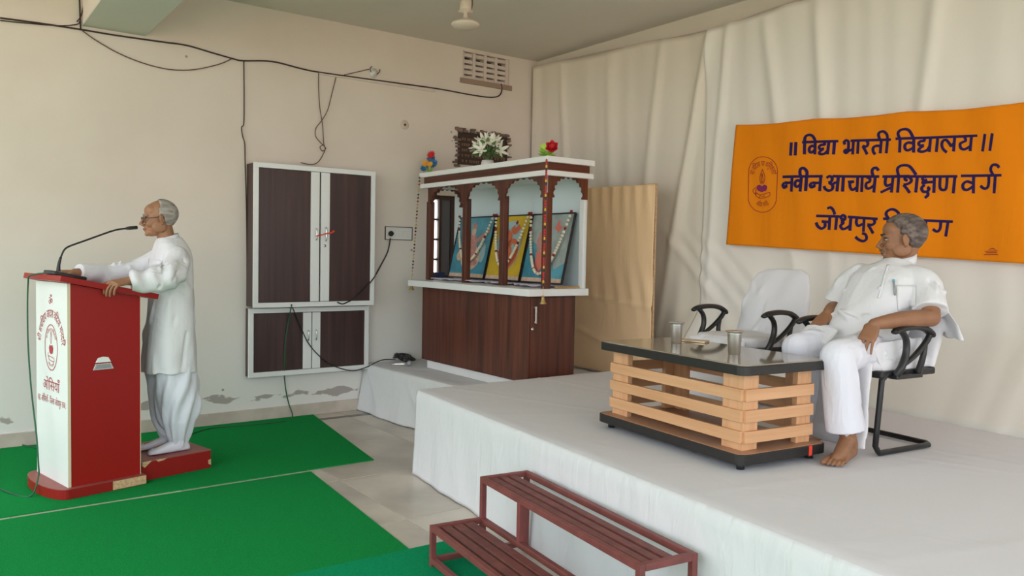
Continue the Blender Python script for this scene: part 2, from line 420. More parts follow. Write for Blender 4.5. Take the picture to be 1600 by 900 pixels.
# cupboard wall, with one window opening and one ventilator opening
def wall_with_holes(name, m, x0, x1, z0, z1, y0, y1, holes):
    xs = sorted({x0, x1, *[h[0] for h in holes], *[h[1] for h in holes]}); zs = sorted({z0, z1, *[h[2] for h in holes], *[h[3] for h in holes]})
    bm = bmesh.new()
    def cell(i, j): 
        if not (0 <= i < len(xs) - 1 and 0 <= j < len(zs) - 1): return False
        cx = (xs[i] + xs[i + 1]) / 2; cz = (zs[j] + zs[j + 1]) / 2
        return not any(h[0] < cx < h[1] and h[2] < cz < h[3] for h in holes)
    vd = {}
    def v(x, y, z):
        k = (round(x, 5), round(y, 5), round(z, 5))
        if k not in vd: vd[k] = bm.verts.new(k)
        return vd[k]
    for i in range(len(xs) - 1):
        for j in range(len(zs) - 1):
            if not cell(i, j): continue
            a, b, c, d = xs[i], xs[i + 1], zs[j], zs[j + 1]
            bm.faces.new([v(a, y1, c), v(b, y1, c), v(b, y1, d), v(a, y1, d)]); bm.faces.new([v(a, y0, c), v(a, y0, d), v(b, y0, d), v(b, y0, c)])
            if not cell(i - 1, j): bm.faces.new([v(a, y0, c), v(a, y1, c), v(a, y1, d), v(a, y0, d)])
            if not cell(i + 1, j): bm.faces.new([v(b, y0, c), v(b, y0, d), v(b, y1, d), v(b, y1, c)])
            if not cell(i, j - 1): bm.faces.new([v(a, y0, c), v(b, y0, c), v(b, y1, c), v(a, y1, c)])
            if not cell(i, j + 1): bm.faces.new([v(a, y0, d), v(a, y1, d), v(b, y1, d), v(b, y0, d)])
    bmesh.ops.recalc_face_normals(bm, faces=bm.faces)
    me = bpy.data.meshes.new(name); bm.to_mesh(me); bm.free(); me.materials.append(m)
    o = bpy.data.objects.new(name, me); COL.objects.link(o); return o
WIN = (.97, 1.285, 1.22, 2.06); VEN = (.365, .945, 3.245, 3.515)
wl = struct(wall_with_holes('wall_left', M_wall, -.2, 9.2, 0, CEIL, -.2, 0, [WIN, VEN]), 'cream limewashed wall with peeling grey patches near the skirting')
wr = struct(MB().span((-.2, 0, 0), (0, 10.2, CEIL)).build('wall_right', M_wallr), 'plain cream wall behind the hanging cloths')
struct(MB().span((-.2, -.2, CEIL), (6.9, 8.9, CEIL + .15)).build('ceiling', M_ceil), 'flat grey-green painted ceiling')
bs = struct(MB().span((2.02, 0, 0), (9.2, .018, .105)).build('baseboard_left', M_skirt, bevel=.003), 'beige stone skirting along the cupboard wall')
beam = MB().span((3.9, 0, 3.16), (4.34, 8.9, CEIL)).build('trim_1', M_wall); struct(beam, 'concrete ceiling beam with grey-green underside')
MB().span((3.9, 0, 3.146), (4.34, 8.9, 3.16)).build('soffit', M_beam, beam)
struct(MB().tube([(.012, .03, CEIL - .06), (.012, .03, .45)], .012, 8).build('trim_2', M_vent, smooth=True), 'thin plaster corner bead in the room corner')

# window behind the shrine
w1 = bpy.data.objects.new('window_1', None); COL.objects.link(w1); w1.location = (1.245, -.1, 1.22); struct(w1, 'narrow barred window glowing white behind the shrine')
def wpart(name, a, b, m, par=w1): return MB().span(np.array(a) - V(1.245, -.1, 1.22), np.array(b) - V(1.245, -.1, 1.22)).build(name, m, par)
for a, b in (((.97, -.13, 1.22), (1.01, -.07, 2.06)), ((1.255, -.13, 1.22), (1.285, -.07, 2.06)), ((1.01, -.13, 2.02), (1.255, -.07, 2.06)), ((1.01, -.13, 1.22), (1.255, -.07, 1.26)), ((1.118, -.13, 1.26), (1.148, -.07, 2.02))):
    wpart('window_frame', a, b, M_windowframe)
for z in (1.42, 1.62, 1.82): wpart('window_bar', (1.148, -.115, z - .009), (1.255, -.085, z + .009), M_windowframe)
pane = bpy.data.materials.new('frosted_window_glass'); pane.use_nodes = True
nt = pane.node_tree; nt.nodes.remove(nt.nodes['Principled BSDF'])
tr = nt.nodes.new('ShaderNodeBsdfTranslucent'); tr.inputs[0].default_value = (.95, .97, 1, 1); tp = nt.nodes.new('ShaderNodeBsdfTransparent'); ms = nt.nodes.new('ShaderNodeMixShader'); ms.inputs[0].default_value = .6
nt.links.new(tr.outputs[0], ms.inputs[1]); nt.links.new(tp.outputs[0], ms.inputs[2]); nt.links.new(ms.outputs[0], nt.nodes['Material Output'].inputs[0])
zz = [1.26, 1.411, 1.429, 1.611, 1.629, 1.811, 1.829, 2.02]
for k in range(4): wpart('pane', (1.148, -.103, zz[2 * k]), (1.255, -.098, zz[2 * k + 1]), pane)
wpart('shutter', (1.01, -.108, 1.26), (1.118, -.09, 2.02), M_shutter)
tag(MB().box((0, 0, .035), (.12, .07, .07)).build('blue_box', M_bluebox, bevel=.006), 'small dark blue box on the sill of the barred window', 'box').location = (1.17, -.035, 1.22)

# concrete ventilator grille
vt = thing('wall_ventilator', 'painted concrete ventilator grille high in the cupboard wall corner', 'ventilator', (.655, -.06, 3.245))
x0, x1 = -.29, .29
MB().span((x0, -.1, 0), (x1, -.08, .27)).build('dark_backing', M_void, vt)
for k in range(5):
    xx = x0 + .0175 + k * (x1 - x0 - .035) / 4; MB().box((xx, 0, .135), (.035, .08, .27)).build('mullion', M_vent, vt, bevel=.003)
for k in range(4):
    a = x0 + .035 + k * (x1 - x0 - .035) / 4; b = a + (x1 - x0 - .035) / 4 - .035
    for z in (.02, .0735, .127, .1805, .245): MB().span((a, -.035, z - .019), (b, .03, z + .017)).build('louvre', M_vent, vt, bevel=.002)
MB().span((x0 - .03, .055, -.05), (x1 + .03, .075, -.0)).build('sill', M_ventdark, vt, bevel=.004)

# ceiling fixture on a rod
fx = at_z(727, 46, 3.02)
fl = thing('ceiling_fixture', 'small cream dish-shaped fixture hanging on a rod from the ceiling', 'ceiling fixture', (fx[0], fx[1], CEIL))
zc = 3.02 - CEIL
MB().lathe([(.0, zc), (.05, zc + .003), (.085, zc + .018), (.098, zc + .034), (.095, zc + .04), (.06, zc + .06), (.03, zc + .07), (.0, zc + .07)]).build('dish', M_fixture, fl, smooth=True)
MB().lathe([(.0, zc + .065), (.018, zc + .07), (.014, zc + .11), (.05, zc + .118), (.052, zc + .122), (.03, zc + .13), (0, zc + .13)]).build('collar', M_fixture, fl, smooth=True)
MB().lathe([(.0, zc + .125), (.042, zc + .128), (.04, zc + .15), (.034, zc + .20), (.02, zc + .21), (0, zc + .21)]).build('cup', M_fixture, fl, smooth=True)
MB().tube([(0, 0, zc + .2), (0, 0, 0)], .009).build('rod', M_fixture, fl, smooth=True)
MB().tube([(.03, .0, zc + .2), (.075, .0, zc + .25), (.08, 0, zc + .35), (.02, 0, 0)], .004, 6, 5).build('wire', M_cableb, fl, smooth=True)
MB().tube([(-.045, .0, zc + .135), (-.055, .0, zc + .2), (-.035, 0, zc + .3), (-.01, 0, 0)], .004, 6, 5).build('wire', M_cableb, fl, smooth=True)

# carpets
def slab(name, poly, z0, z1, m):
    mb = MB(); mb.prism(poly, (0, 0, z0), (1, 0, 0), (0, 1, 0), (0, 0, 1), z1 - z0); return mb.build(name, m)
tag(slab('carpet', [(2.50, .03), (2.742, 1.735), (8.9, 1.83), (8.9, .03)], 0, .007, M_carpet), 'green carpet along the cupboard wall, under the podium', 'carpet')
tag(slab('carpet', [(3.235, 1.79), (3.372, 3.47), (8.9, 3.6), (8.9, 1.875)], 0, .007, M_carpet), 'broad green carpet in the left foreground', 'carpet')
tag(slab('carpet', [(2.95, 3.41), (3.5, 8.5), (8.9, 8.5), (8.9, 3.3)], .0072, .013, M_carpet2), 'brighter teal green carpet under the red metal steps', 'carpet')

# ================================================================== cloth backdrop
def drape_u(v, z):
    f = .006 * math.sin(v * 11 + 2.5 * math.sin(v * 2.3) + .5 * z) * (0.2 + .8 * (z / 3.5)) + .003 * math.sin(v * 27 + z * 1.4 + 2 * math.sin(v * 5))
    d = 0
    for (pv, sl, a, w) in ((2.45, -.20, .028, .05), (2.62, -.06, .020, .04), (2.95, .18, .022, .06), (3.4, .10, .018, .05), (1.9, -.12, .014, .05), (1.2, .05, .012, .06), (.5, .1, .012, .05), (4.3, -.1, .016, .05), (5.2, .12, .016, .06)):
        c = pv + sl * (3.45 - z); d += 1.8 * a * math.exp(-((v - c) / w) ** 2) * sm((3.5 - z) / .3) * (.3 + .7 * sm((z - 1.0) / 1.5))
    for (k, a) in ((0, .03), (1, .024), (2, .026), (3, .02)):
        c = 1.95 + k * .19 + (1.75 - z) * 1.05; d += a * .8 * math.exp(-((v - c) / .06) ** 2) * sm((1.9 - z) / .4) * sm((z - .6) / .3)
    s = sm((1.05 - z) / .75) if z < 1.05 else 0
    sweep = (.40 + .11 * max(0, v - 3.6)) * (max(0, (1.10 - z)) / .52) ** 1.15 * sm((v - 1.95) / .45)
    return .075 + f + d + sweep
def drape(name, v0, v1, ztop, zbot, m, label, off=0.0, nu=150, nv=70):
    def fn(i, j):
        v = v0 + (v1 - v0) * i; zt = ztop(v); z = zt + (zbot - zt) * j
        return (drape_u(v, z) + off, v, z)
    o = MB().grid(fn, nu, nv).build(name, m, smooth=True, solid=.003)
    return tag(o, label, 'backdrop cloth')
drape('backdrop_cloth', .03, 2.47, lambda v: 3.475 - .043 * v + .012 * math.sin(v * 5), STAGE - .004, M_drape, 'cream cloth hung beside the room corner, behind the shrine', 0, 130)
drape('backdrop_cloth', 2.41, 7.4, lambda v: 3.372 + .035 * (v - 2.4) - .014 * abs(math.sin(v * 6)), STAGE - .004, M_drape2, 'wide white cloth hung behind the orange banner and chairs', .012, 260)
tag(MB().tube([(.05, .02, 3.49), (.05, 1.2, 3.44), (.06, 2.41, 3.378), (.06, 3.2, 3.42), (.06, 5, 3.50), (.06, 7.4, 3.53)], .004, 6, 4).build('curtain_rope', M_vent, smooth=True), 'thin rope holding up the backdrop cloths near the ceiling', 'rope')

# peach cloth on a board behind the shrine
pb = thing('peach_screen', 'peach cloth stretched over a board between the shrine and backdrop', 'screen', (.42, 1.6, LOW))
MB().grid(lambda i, j: (-.02 + .004 * math.sin(i * 40), -.62 + 1.2 * i, .02 + 1.64 * j), 4, 4).build('board', M_chip, pb, solid=.02)
def pch(i, j):
    y = -.63 + 1.225 * i; z = .015 + (1.655 - .02 * i) * j
    u = .02 + .006 * math.sin(y * 46 + 2 * z) * sm((z - 1.2) / .4) + .010 * math.exp(-((z - .62 - .1 * (1 - i)) / .02) ** 2) + .008 * math.sin(y * 38 + z * 9) * math.exp(-((z - .75) / .18) ** 2) * i + .012 * math.exp(-((z - .15 - .3 * (1 - i)) / .03) ** 2)
    return (u, y, z)
MB().grid(pch, 90, 90).build('cloth', M_peach, pb, smooth=True, solid=.003)

# ================================================================== stage
def fx_front(y): return 2.655 + (y - 2.2) * .1105
st = thing('stage_platform', 'long white cloth-covered stage with the table and chairs on it', 'stage', (0, 0, 0))
Y0, Y1 = 2.2, 7.6
body = [(.02, Y0 + .03), (fx_front(Y0) - .03, Y0 + .03), (fx_front(Y1) - .03, Y1), (.02, Y1)]
MB().prism(body, (0, 0, 0), (1, 0, 0), (0, 1, 0), (0, 0, 1), STAGE - .012).build('core', M_floorbase, st)
def top(i, j):
    y = Y0 + (Y1 - Y0) * j; x = .02 + (fx_front(y) - .02) * i
    w = .0012 * math.sin(x * 7 + 4 * math.sin(y * 2.3)) + .0008 * math.sin(y * 9 + 3 * math.sin(x * 3.1)) + .003 * sum(math.exp(-((x * ca + y * sa - o_) / .012) ** 2) for ca, sa, o_ in ((.5, .87, 4.1), (.95, .3, 3.0), (.2, .98, 5.3), (.7, -.7, -1.6), (.9, .1, 1.7), (.3, .95, 6.2)))
    e = max(0, 1 - (1 - i) * (fx_front(y)) / .03); e2 = max(0, 1 - (y - Y0) / .03)
    return (x, y, STAGE - .004 + w * (1 - max(e, e2)) - .006 * max(e, e2))
MB().grid(top, 130, 200).build('cloth_top', M_sheet, st, smooth=True)
def skirt(path, z1, amp, freq, m, par, name='cloth_skirt', flare=.05, nz=26, hem=.0, seed=0):
    """cloth hanging from an edge path (x, y) with outward normals, rounded at the top"""
    P = [V(*p) for p in path]; d = [0]
    for a, b in zip(P[:-1], P[1:]): d.append(d[-1] + np.linalg.norm(b - a))
    n = int(d[-1] / .018)
    def fn(i, j):
        s = d[-1] * i; x = np.interp(s, d, [p[0] for p in P]); y = np.interp(s, d, [p[1] for p in P])
        e = .02; xa, ya = np.interp(s - e, d, [p[0] for p in P]), np.interp(s - e, d, [p[1] for p in P]); xb, yb = np.interp(s + e, d, [p[0] for p in P]), np.interp(s + e, d, [p[1] for p in P])
        t = nrm(V(xb - xa, yb - ya)); nn = V(-t[1], t[0])
        k = j
        z = z1 - (z1 - .005 - hem * (.5 + .5 * math.sin(s * 2.1 + seed))) * k
        f = amp * (math.sin(s * freq + 2 * math.sin(s * 1.7 + seed)) + .6 * math.sin(s * freq * 1.9 + 3 * k + seed)) * k ** .8
        diag = amp * .9 * math.exp(-((((s * 1.3 + k * .55 + seed) % .9) - .45) / .05) ** 2) * k * (1 - k) * 3
        o = f + diag + flare * k ** 1.3 + .012 * sm(k * 12)
        return (x + nn[0] * o, y + nn[1] * o, z)
    return MB().grid(fn, n, nz).build(name, m, par, smooth=True, solid=.002)
skirt([(fx_front(Y1), Y1), (fx_front(Y0), Y0)], STAGE - .010, .006, 13, M_skirtcloth, st, seed=1.0, flare=.02)
skirt([(fx_front(Y0), Y0), (.1, Y0)], STAGE - .010, .008, 12, M_skirtcloth, st, seed=2.0, flare=.03)

# lower platform in the corner, under the shrine
lp = thing('corner_platform', 'lower white cloth-covered platform in the corner under the shrine', 'platform', (0, 0, 0))
lx = lambda y: 1.99 - .05 * y
MB().prism([(.02, .02), (lx(0) - .03, .02), (lx(2.15) - .03, 2.15), (.02, 2.15)], (0, 0, 0), (1, 0, 0), (0, 1, 0), (0, 0, 1), LOW - .01).build('core', M_floorbase, lp)
MB().grid(lambda i, j: (.02 + (lx(2.17 * j) - .02) * i, .01 + 2.15 * j, LOW - .003 + .002 * math.sin(i * 40 + 3 * math.sin(j * 20)) * (i < .97) - .006 * (i > .985)), 60, 60).build('cloth_top', M_sheet, lp, smooth=True)
skirt([(lx(2.16), 2.16), (lx(0), .012)], LOW - .008, .012, 9, M_skirtcloth, lp, seed=.4, flare=.07)

# ================================================================== wall cabinets
def cabinet(name, label, x0, x1, z0, z1, dep, xs, handles, lock=None):
    """xs = door stile edges (image left to right, so falling x): panelA|stileA|gap|stileB|panelB"""
    cx = (x0 + x1) / 2; c = thing(name, label, 'cabinet', (cx, 0, z0)); o = V(cx, 0, z0)
    def S(a, b, nm, m, par=c, bevel=.002): 
        return MB().span(np.array(a) - o, np.array(b) - o).build(nm, m, par, bevel=bevel)
    S((x0 + .004, .001, z0 + .004), (x1 - .004, dep - .022, z1 - .004), 'body', M_wenge)
    fr = .042
    S((x0, dep - .022, z1 - fr), (x1, dep, z1), 'frame_rail', M_white); S((x0, dep - .022, z0), (x1, dep, z0 + fr), 'frame_rail', M_white)
    S((x0, dep - .022, z0 + fr), (x0 + fr, dep, z1 - fr), 'frame_stile', M_white); S((x1 - fr, dep - .022, z0 + fr), (x1, dep, z1 - fr), 'frame_stile', M_white)
    za, zb = z0 + fr + .004, z1 - fr - .004
    a, b, g0, g1, d = xs
    for (p0, p1, s0, s1, hx) in ((x1 - fr - .004, a, a, b, handles[0]), (g1, x0 + fr + .004, g0, g1, handles[1])):
        door = S((p0, dep - .020, za), (p1, dep - .004, zb), 'door', M_wenge)
        S((s0, dep - .020, za), (s1, dep + .001, zb), 'stile', M_white, door)
        if hx:
            h = MB(); hz = hx[1]; hl = hx[2] / 2; q = V(hx[0], dep, hz) - o
            h.tube([q + V(0, 0, -hl), q + V(0, .022, -hl * .85), q + V(0, .026, 0), q + V(0, .022, hl * .85), q + V(0, 0, hl)], .006, 8, 4); h.build('handle', M_chrome, door, smooth=True)
            if lock: 
                if hx is handles[1]: MB().lathe([(0, 0), (.012, 0), (.012, .008), (0, .009)], V(lock[0], dep, lock[1]) - o, 14, (0, 1, 0)).build('lock', M_chrome, door, smooth=True)
    return c
hx = lambda x, y, Y: at_y(x, y, Y)
h1 = hx(493.5, 366, .2); h2 = hx(508.5, 366, .2); lk = hx(507, 384, .2)
X = lambda px, Y: at_y(px, 370, Y)[0]
cu = cabinet('wall_cabinet', 'large upper dark brown wall cabinet with red ribbon on handles', 1.99, 3.103, .996, 2.215, .2,
        (X(485.5, .2), X(499, .2), X(501.5, .2), X(515, .2), 0), ((h1[0], h1[2], .10), (h2[0], h2[2], .12)), (lk[0], lk[2]))
X2 = lambda px: at_y(px, 530, .1)[0]
h3 = at_y(481, 524, .1); h4 = at_y(493, 523, .1)
cl = cabinet('wall_cabinet', 'small lower dark brown wall cabinet just above the skirting', 1.992, 3.107, .392, .984, .1,
        (X2(473.5), X2(486.5), X2(488), X2(500.5), 0), ((h3[0], h3[2], .09), (h4[0], h4[2], .09)))
rb = [at_y(x, y, .23) for x, y in ((494, 369), (502, 367), (510, 365), (517, 364), (522, 361))]
o_ = V(*rb[0]); r1 = tag(MB().tube([p - o_ for p in rb], [.006, .005, .006, .008, .011], 6, 3).build('ribbon', M_redribbon, smooth=True), 'red ribbon tied between the upper cabinet door handles', 'ribbon'); r1.location = tuple(o_)

# ================================================================== shrine
SH = thing('shrine', 'dark wood and white home shrine with scalloped arches in the corner', 'shrine', (1.4, 1.3, LOW))
so = V(1.4, 1.3, LOW)
def S(a, b, nm, m, par=None, bevel=.002): return MB().span(np.array(a) - so, np.array(b) - so).build(nm, m, par or SH, bevel=bevel)
S((1.22, .56, LOW), (1.63, 2.08, .515), 'plinth', M_white)
cabbody = S((1.20, .50, .515), (1.655, 2.105, 1.178), 'base_cabinet', M_walnut)
sd = S((1.225, 2.105, .535), (1.64, 2.117, 1.165), 'side_door', M_walnut, cabbody)
hp = at_y(835, 492, 2.117); hq = hp - so
MB().box(hq + V(0, .02, 0), (.014, .012, .13)).box(hq + V(0, .007, .055), (.012, .016, .012)).box(hq + V(0, .007, -.055), (.012, .016, .012)).build('handle', M_chrome, cabbody, bevel=.003)
lkp = at_y(831.5, 514, 2.117) - so
MB().lathe([(0, 0), (.013, 0), (.013, .008), (0, .009)], lkp, 14, (0, 1, 0)).build('lock', M_chrome, cabbody, smooth=True)
S((1.13, .35, 1.178), (1.725, 2.18, 1.232), 'counter', M_white, bevel=.004)
S((1.14, 2.085, 1.232), (1.40, 2.10, 1.247), 'gold_strip', M_brass)
# posts
PX = 1.50; PW = .055
pys = [.36, .985, 1.545, 2.105]
for y in pys: S((PX - PW / 2, y - PW / 2, 1.232), (PX + PW / 2, y + PW / 2, 1.96), 'post', M_walnut)
S((1.13, 2.08, 1.232), (1.155, 2.13, 1.96), 'post', M_white)
S((1.12, .20, 1.232), (1.135, 2.13, 2.09), 'back_panel', M_paleblue)
S((1.135, 2.121, 1.247), (1.47, 2.129, 1.97), 'side_glass', mat('clear_side_panel', (.62, .72, .74), .2)) if False else None
def arch_poly(w, zb, zt, tip=.052):
    """panel of width w from zb to zt with a scalloped arch cut from its lower edge"""
    pts = [(-w / 2, zt), (-w / 2, zb), (-w / 2 + tip, zb)]
    a = w / 2 - tip; ah = (zt - zb) * .86; n = 5
    knots = []
    for k in range(n + 1):
        t = k / n; knots.append((-a * math.cos(t * PI / 2) ** .85, zb + .012 + ah * math.sin(t * PI / 2) ** .9))
    half = []
    for (p, q) in zip(knots[:-1], knots[1:]):
        for s_ in np.linspace(0, 1, 5)[:-1]:
            m_ = V(*p) * (1 - s_) + V(*q) * s_; d_ = V(*q) - V(*p); nn = nrm(V(-d_[1], d_[0]))
            half.append(tuple(m_ + nn * .016 * math.sin(PI * s_)))
    half.append((0, zb + .012 + ah))
    pts += half + [(-x, z) for x, z in half[::-1][1:]] + [(w / 2 - tip, zb), (w / 2, zb), (w / 2, zt)]
    return pts
zb, zt = 1.925, 2.085
for ya, yb in zip(pys[:-1], pys[1:]):
    MB().prism(arch_poly(yb - ya, zb, zt), V(PX + .03, (ya + yb) / 2, 0) - V(so[0], so[1], so[2]), (0, 1, 0), (0, 0, 1), (-1, 0, 0), .018).build('arch', M_walnut, SH)
for yy in (2.12, .345):
    MB().prism(arch_poly(.385, zb, zt), V(1.318, yy, 0) - so, (1, 0, 0), (0, 0, 1), (0, 1, 0), .018).build('arch', M_walnut, SH)
S((1.10, .27, 2.085), (1.565, 2.175, 2.125), 'cornice', M_white, bevel=.003)
S((1.12, .30, 2.125), (1.54, 2.15, 2.185), 'fascia', M_walnutH)
S((1.10, .26, 2.185), (1.57, 2.185, 2.228), 'top_slab', M_white, bevel=.003)
# lilac cloth on the counter
def lc(i, j):
    y = .42 + 1.62 * i; x = 1.16 + (.33 + .05 * math.sin(i * 23) + .03 * math.sin(i * 51)) * j
    return (x, y, 1.236 + .012 * abs(math.sin(i * 37 + j * 3)) * (.3 + j) + .006 * abs(math.sin(i * 90 + j * 7)))
tag(MB().grid(lc, 120, 16).build('shelf_cloth', M_lilac, smooth=True, solid=.002), 'crumpled pale lilac cloth on the shrine counter under the posters', 'cloth')

# framed posters leaning in the shrine
def poster(label, ya, yb, kind):
    w = yb - ya; h = .585; lean = math.radians(13)
    t = thing('framed_poster', label, 'poster', (1.30, (ya + yb) / 2, 1.258)); t.rotation_euler = (0, -lean, 0)
    MB().span((-.012, -w / 2, 0), (0, w / 2, h)).build('backing', M_black, t)
    fr = .010
    for a, b in (((0, -w / 2, 0), (.007, -w / 2 + fr, h)), ((0, w / 2 - fr, 0), (.007, w / 2, h)), ((0, -w / 2 + fr, 0), (.007, w / 2 - fr, fr)), ((0, -w / 2 + fr, h - fr), (.007, w / 2 - fr, h))):
        MB().span(a, b).build('frame', M_black, t)
    def sheet(nm, m, poly, lvl): return MB().prism([(p[0] * w / 2, p[1] * h) for p in poly], (.0004 + .0006 * lvl, 0, 0), (0, 1, 0), (0, 0, 1), (1, 0, 0), .0005).build(nm, m, art)
    def ell(cx, cy, rx, ry, n=24, rot=0): 
        return [(cx + rx * math.cos(a) * math.cos(rot) - ry * math.sin(a) * math.sin(rot), cy + rx * math.cos(a) * math.sin(rot) / 1.0 + ry * math.sin(a) * math.cos(rot)) for a in np.linspace(0, 2 * PI, n, endpoint=False)]
    full = [(-.96, .018), (.96, .018), (.96, .982), (-.96, .982)]
    art = MB().prism([(p[0] * w / 2, p[1] * h) for p in full], (0, 0, 0), (0, 1, 0), (0, 0, 1), (1, 0, 0), .0005).build('picture', {'l': M_artblue, 'o': M_artyellow, 'r': M_artblue}[kind], t)
    sheet('caption_strip', M_artcream, [(-.96, .018), (.96, .018), (.96, .075), (-.96, .075)], 1)
    if kind == 'l':
        sheet('colour_patch', M_artteal, [(-.96, .09), (.96, .09), (.96, .5), (-.4, .42), (-.96, .55)], 1)
        sheet('colour_patch', M_artcream, ell(.05, .33, .52, .20), 2); sheet('colour_patch', M_artpink, ell(-.02, .52, .30, .2), 3)
        sheet('colour_patch', M_artcream, ell(-.02, .76, .12, .07), 4); sheet('colour_patch', M_artpink, ell(-.03, .85, .13, .05), 5)
        sheet('colour_patch', M_artpink, [(-.75, .36), (-.66, .30), (.86, .74), (.80, .80)], 5); sheet('colour_patch', M_artcream, ell(-.55, .36, .16, .08), 6)
        sheet('colour_patch', M_artpale, ell(.66, .42, .14, .16), 4); sheet('colour_patch', M_artpink, ell(.1, .26, .4, .06), 6)
    elif kind == 'o':
        sheet('colour_patch', M_artpale, ell(0, .55, .70, .36), 1)
        def pen(pts, wd, m, lvl): MB().ribbon2d([(p[0] * w / 2, p[1] * h) for p in pts], wd, lambda x, y, l: (.0016 + .0006 * lvl, x, y), 6, .2).build('brush_stroke', m, art, solid=.0004)
        strokes = ([(-.42, .66), (-.22, .74), (.02, .69), (-.02, .58), (-.22, .54), (.08, .50), (.14, .36), (-.06, .25), (-.34, .29), (-.5, .45)], [(-.02, .53), (.22, .60), (.46, .55), (.5, .38), (.34, .28), (.2, .22)], [(.06, .82), (.24, .74), (.46, .83)])
        for s_ in strokes: pen(s_, .072, M_artgrey, 0)
        for s_ in strokes: pen(s_, .054, M_artorange, 1)
        sheet('colour_patch', M_inkpurple, [(.18, .88), (.26, .92), (.34, .88), (.26, .84)], 4)
    else:
        sheet('colour_patch', M_artgrey, [(-.96, .98), (.96, .98), (.96, .30), (.5, .2), (.25, .42), (-.2, .5), (-.96, .62)], 1)
        sheet('colour_patch', M_artpink, ell(-.32, .60, .22, .17), 3); sheet('colour_patch', M_artsaff, ell(-.26, .38, .2, .24), 2); sheet('colour_patch', M_artcream, ell(-.2, .74, .10, .06), 4)
        sheet('colour_patch', M_artsaff, [(.2, .78), (.36, .92), (.42, .82), (.56, .80), (.4, .72)], 3); sheet('colour_patch', M_artteal, [(-.96, .08), (.2, .08), (.1, .3), (-.5, .36), (-.96, .5)], 1.5)
    return t
def ylook(px, X): return at_x(px, 385, X)[1]
edges = [ylook(709, 1.24), ylook(766, 1.24), ylook(822, 1.24), ylook(888, 1.24)]
poster('framed poster of a pink seated figure on blue, left in shrine', edges[0], edges[1] - .012, 'l')
poster('framed yellow poster with an orange Om sign in the shrine middle', edges[1] + .004, edges[2] - .012, 'o')
poster('framed grey-blue poster with a red flag, right in the shrine', edges[2] + .004, edges[3], 'r')

def garland(label, ya, yb, sag, n, zt=1.835):
    t = thing('garland', label, 'garland', (1.30, (ya + yb) / 2, zt)); cy = (ya + yb) / 2
    A, B = MB(), MB()
    for k in range(n):
        s = k / (n - 1) * 2 - 1; z = -sag * (1 - abs(s) ** 2.6); y = (yb - ya) / 2 * (abs(s) ** 1.25) * (1 if s > 0 else -1)
        lean = math.tan(math.radians(13)); x = (1.83 - zt - z) * lean - .10
        (B if k % 9 == 4 or k in (0, n - 1) else A).ball((x, y, z), (.012, .014, .0125), 7, 5)
    A.build('white_flowers', M_garl, t, smooth=True, kind='stuff'); B.build('red_flowers', M_garlred, t, smooth=True, kind='stuff')
    return t
garland('cream flower garland hanging over the blue poster, left in shrine', edges[0] + .03, edges[1] - .01, .42, 66)
garland('cream flower garland hanging over the yellow Om poster', edges[1] + .03, edges[2] - .02, .45, 68)
garland('cream flower garland hanging over the poster with red flag', edges[2] + .01, edges[3] - .02, .50, 72)

def bead_string(label, top, bot, n, gap):
    t = thing('bead_string', label, 'bead string', tuple(top)); top = V(*top); d = V(*bot) - top
    MB().tube([(0, 0, 0), d * .5, d], .0015, 5).build('cord', M_brass, t)
    groups = [MB() for _ in M_beads]
    for k in range(n):
        p = d * (k + .5) / n * .93
        groups[(0, 0, 1, 3, 2)[k % 5] if gap else (1, 1, 2, 0, 1)[k % 5]].ball(p, (.010, .010, .008) if gap else (.0085, .0085, .015), 8, 6)
    for g, m in zip(groups, M_beads):
        if g.v: g.build('beads', m, t, smooth=True, kind='stuff')
    MB().lathe([(.0, 0), (.008, -.002), (.012, -.02), (.017, -.04), (.027, -.058), (.028, -.062), (.0, -.055)], d, 16).build('bell', M_brass, t, smooth=True)
    return t
tl = at_x(655, 266, 1.58); bl = at_x(643, 443, 1.60)
bead_string('dark bead string with brass bell hanging at shrine left', (1.5735, tl[1], 2.20), (1.60, bl[1], bl[2]), 30, True)
tr_ = at_x(862, 258, 1.58); br = at_x(856.5, 463, 1.62)
bead_string('red and yellow bead string with bell at shrine right corner', (1.5735, 2.176, 2.20), (1.60, min(br[1], 2.20), br[2]), 44, False)

# flowers on top of the shrine
def petal(mb, c, d, up, L, W, cup=.25):
    d = nrm(d); s_ = nrm(np.cross(up, d)); n_ = np.cross(d, s_)
    pts = []
    for t in np.linspace(0, 1, 6):
        w = W * math.sin(PI * min(.98, .12 + .85 * t)) ** .8 / 2; m_ = np.asarray(c) + d * L * t + n_ * L * cup * (t ** 2)
        pts.append((m_ - s_ * w, m_ - n_ * w * .3, m_ + s_ * w))
    vs = [q for p in pts for q in p]; fs = []
    for i in range(5):
        for k in range(2): fs.append((i * 3 + k, i * 3 + k + 1, i * 3 + 4 + k, i * 3 + 3 + k))
    mb.add(vs, fs)
def bloom(mb, c, ax, n, L, W, spread=.9, cup=.3):
    ax = nrm(ax); e = nrm(np.cross(ax, V(.3, .9, .2))); g = np.cross(ax, e)
    for k in range(n):
        a = 2 * PI * k / n; d = nrm(ax * (1 - spread) + (e * math.cos(a) + g * math.sin(a)) * spread); petal(mb, c, d, ax, L, W, cup)
TOPZ = 2.228
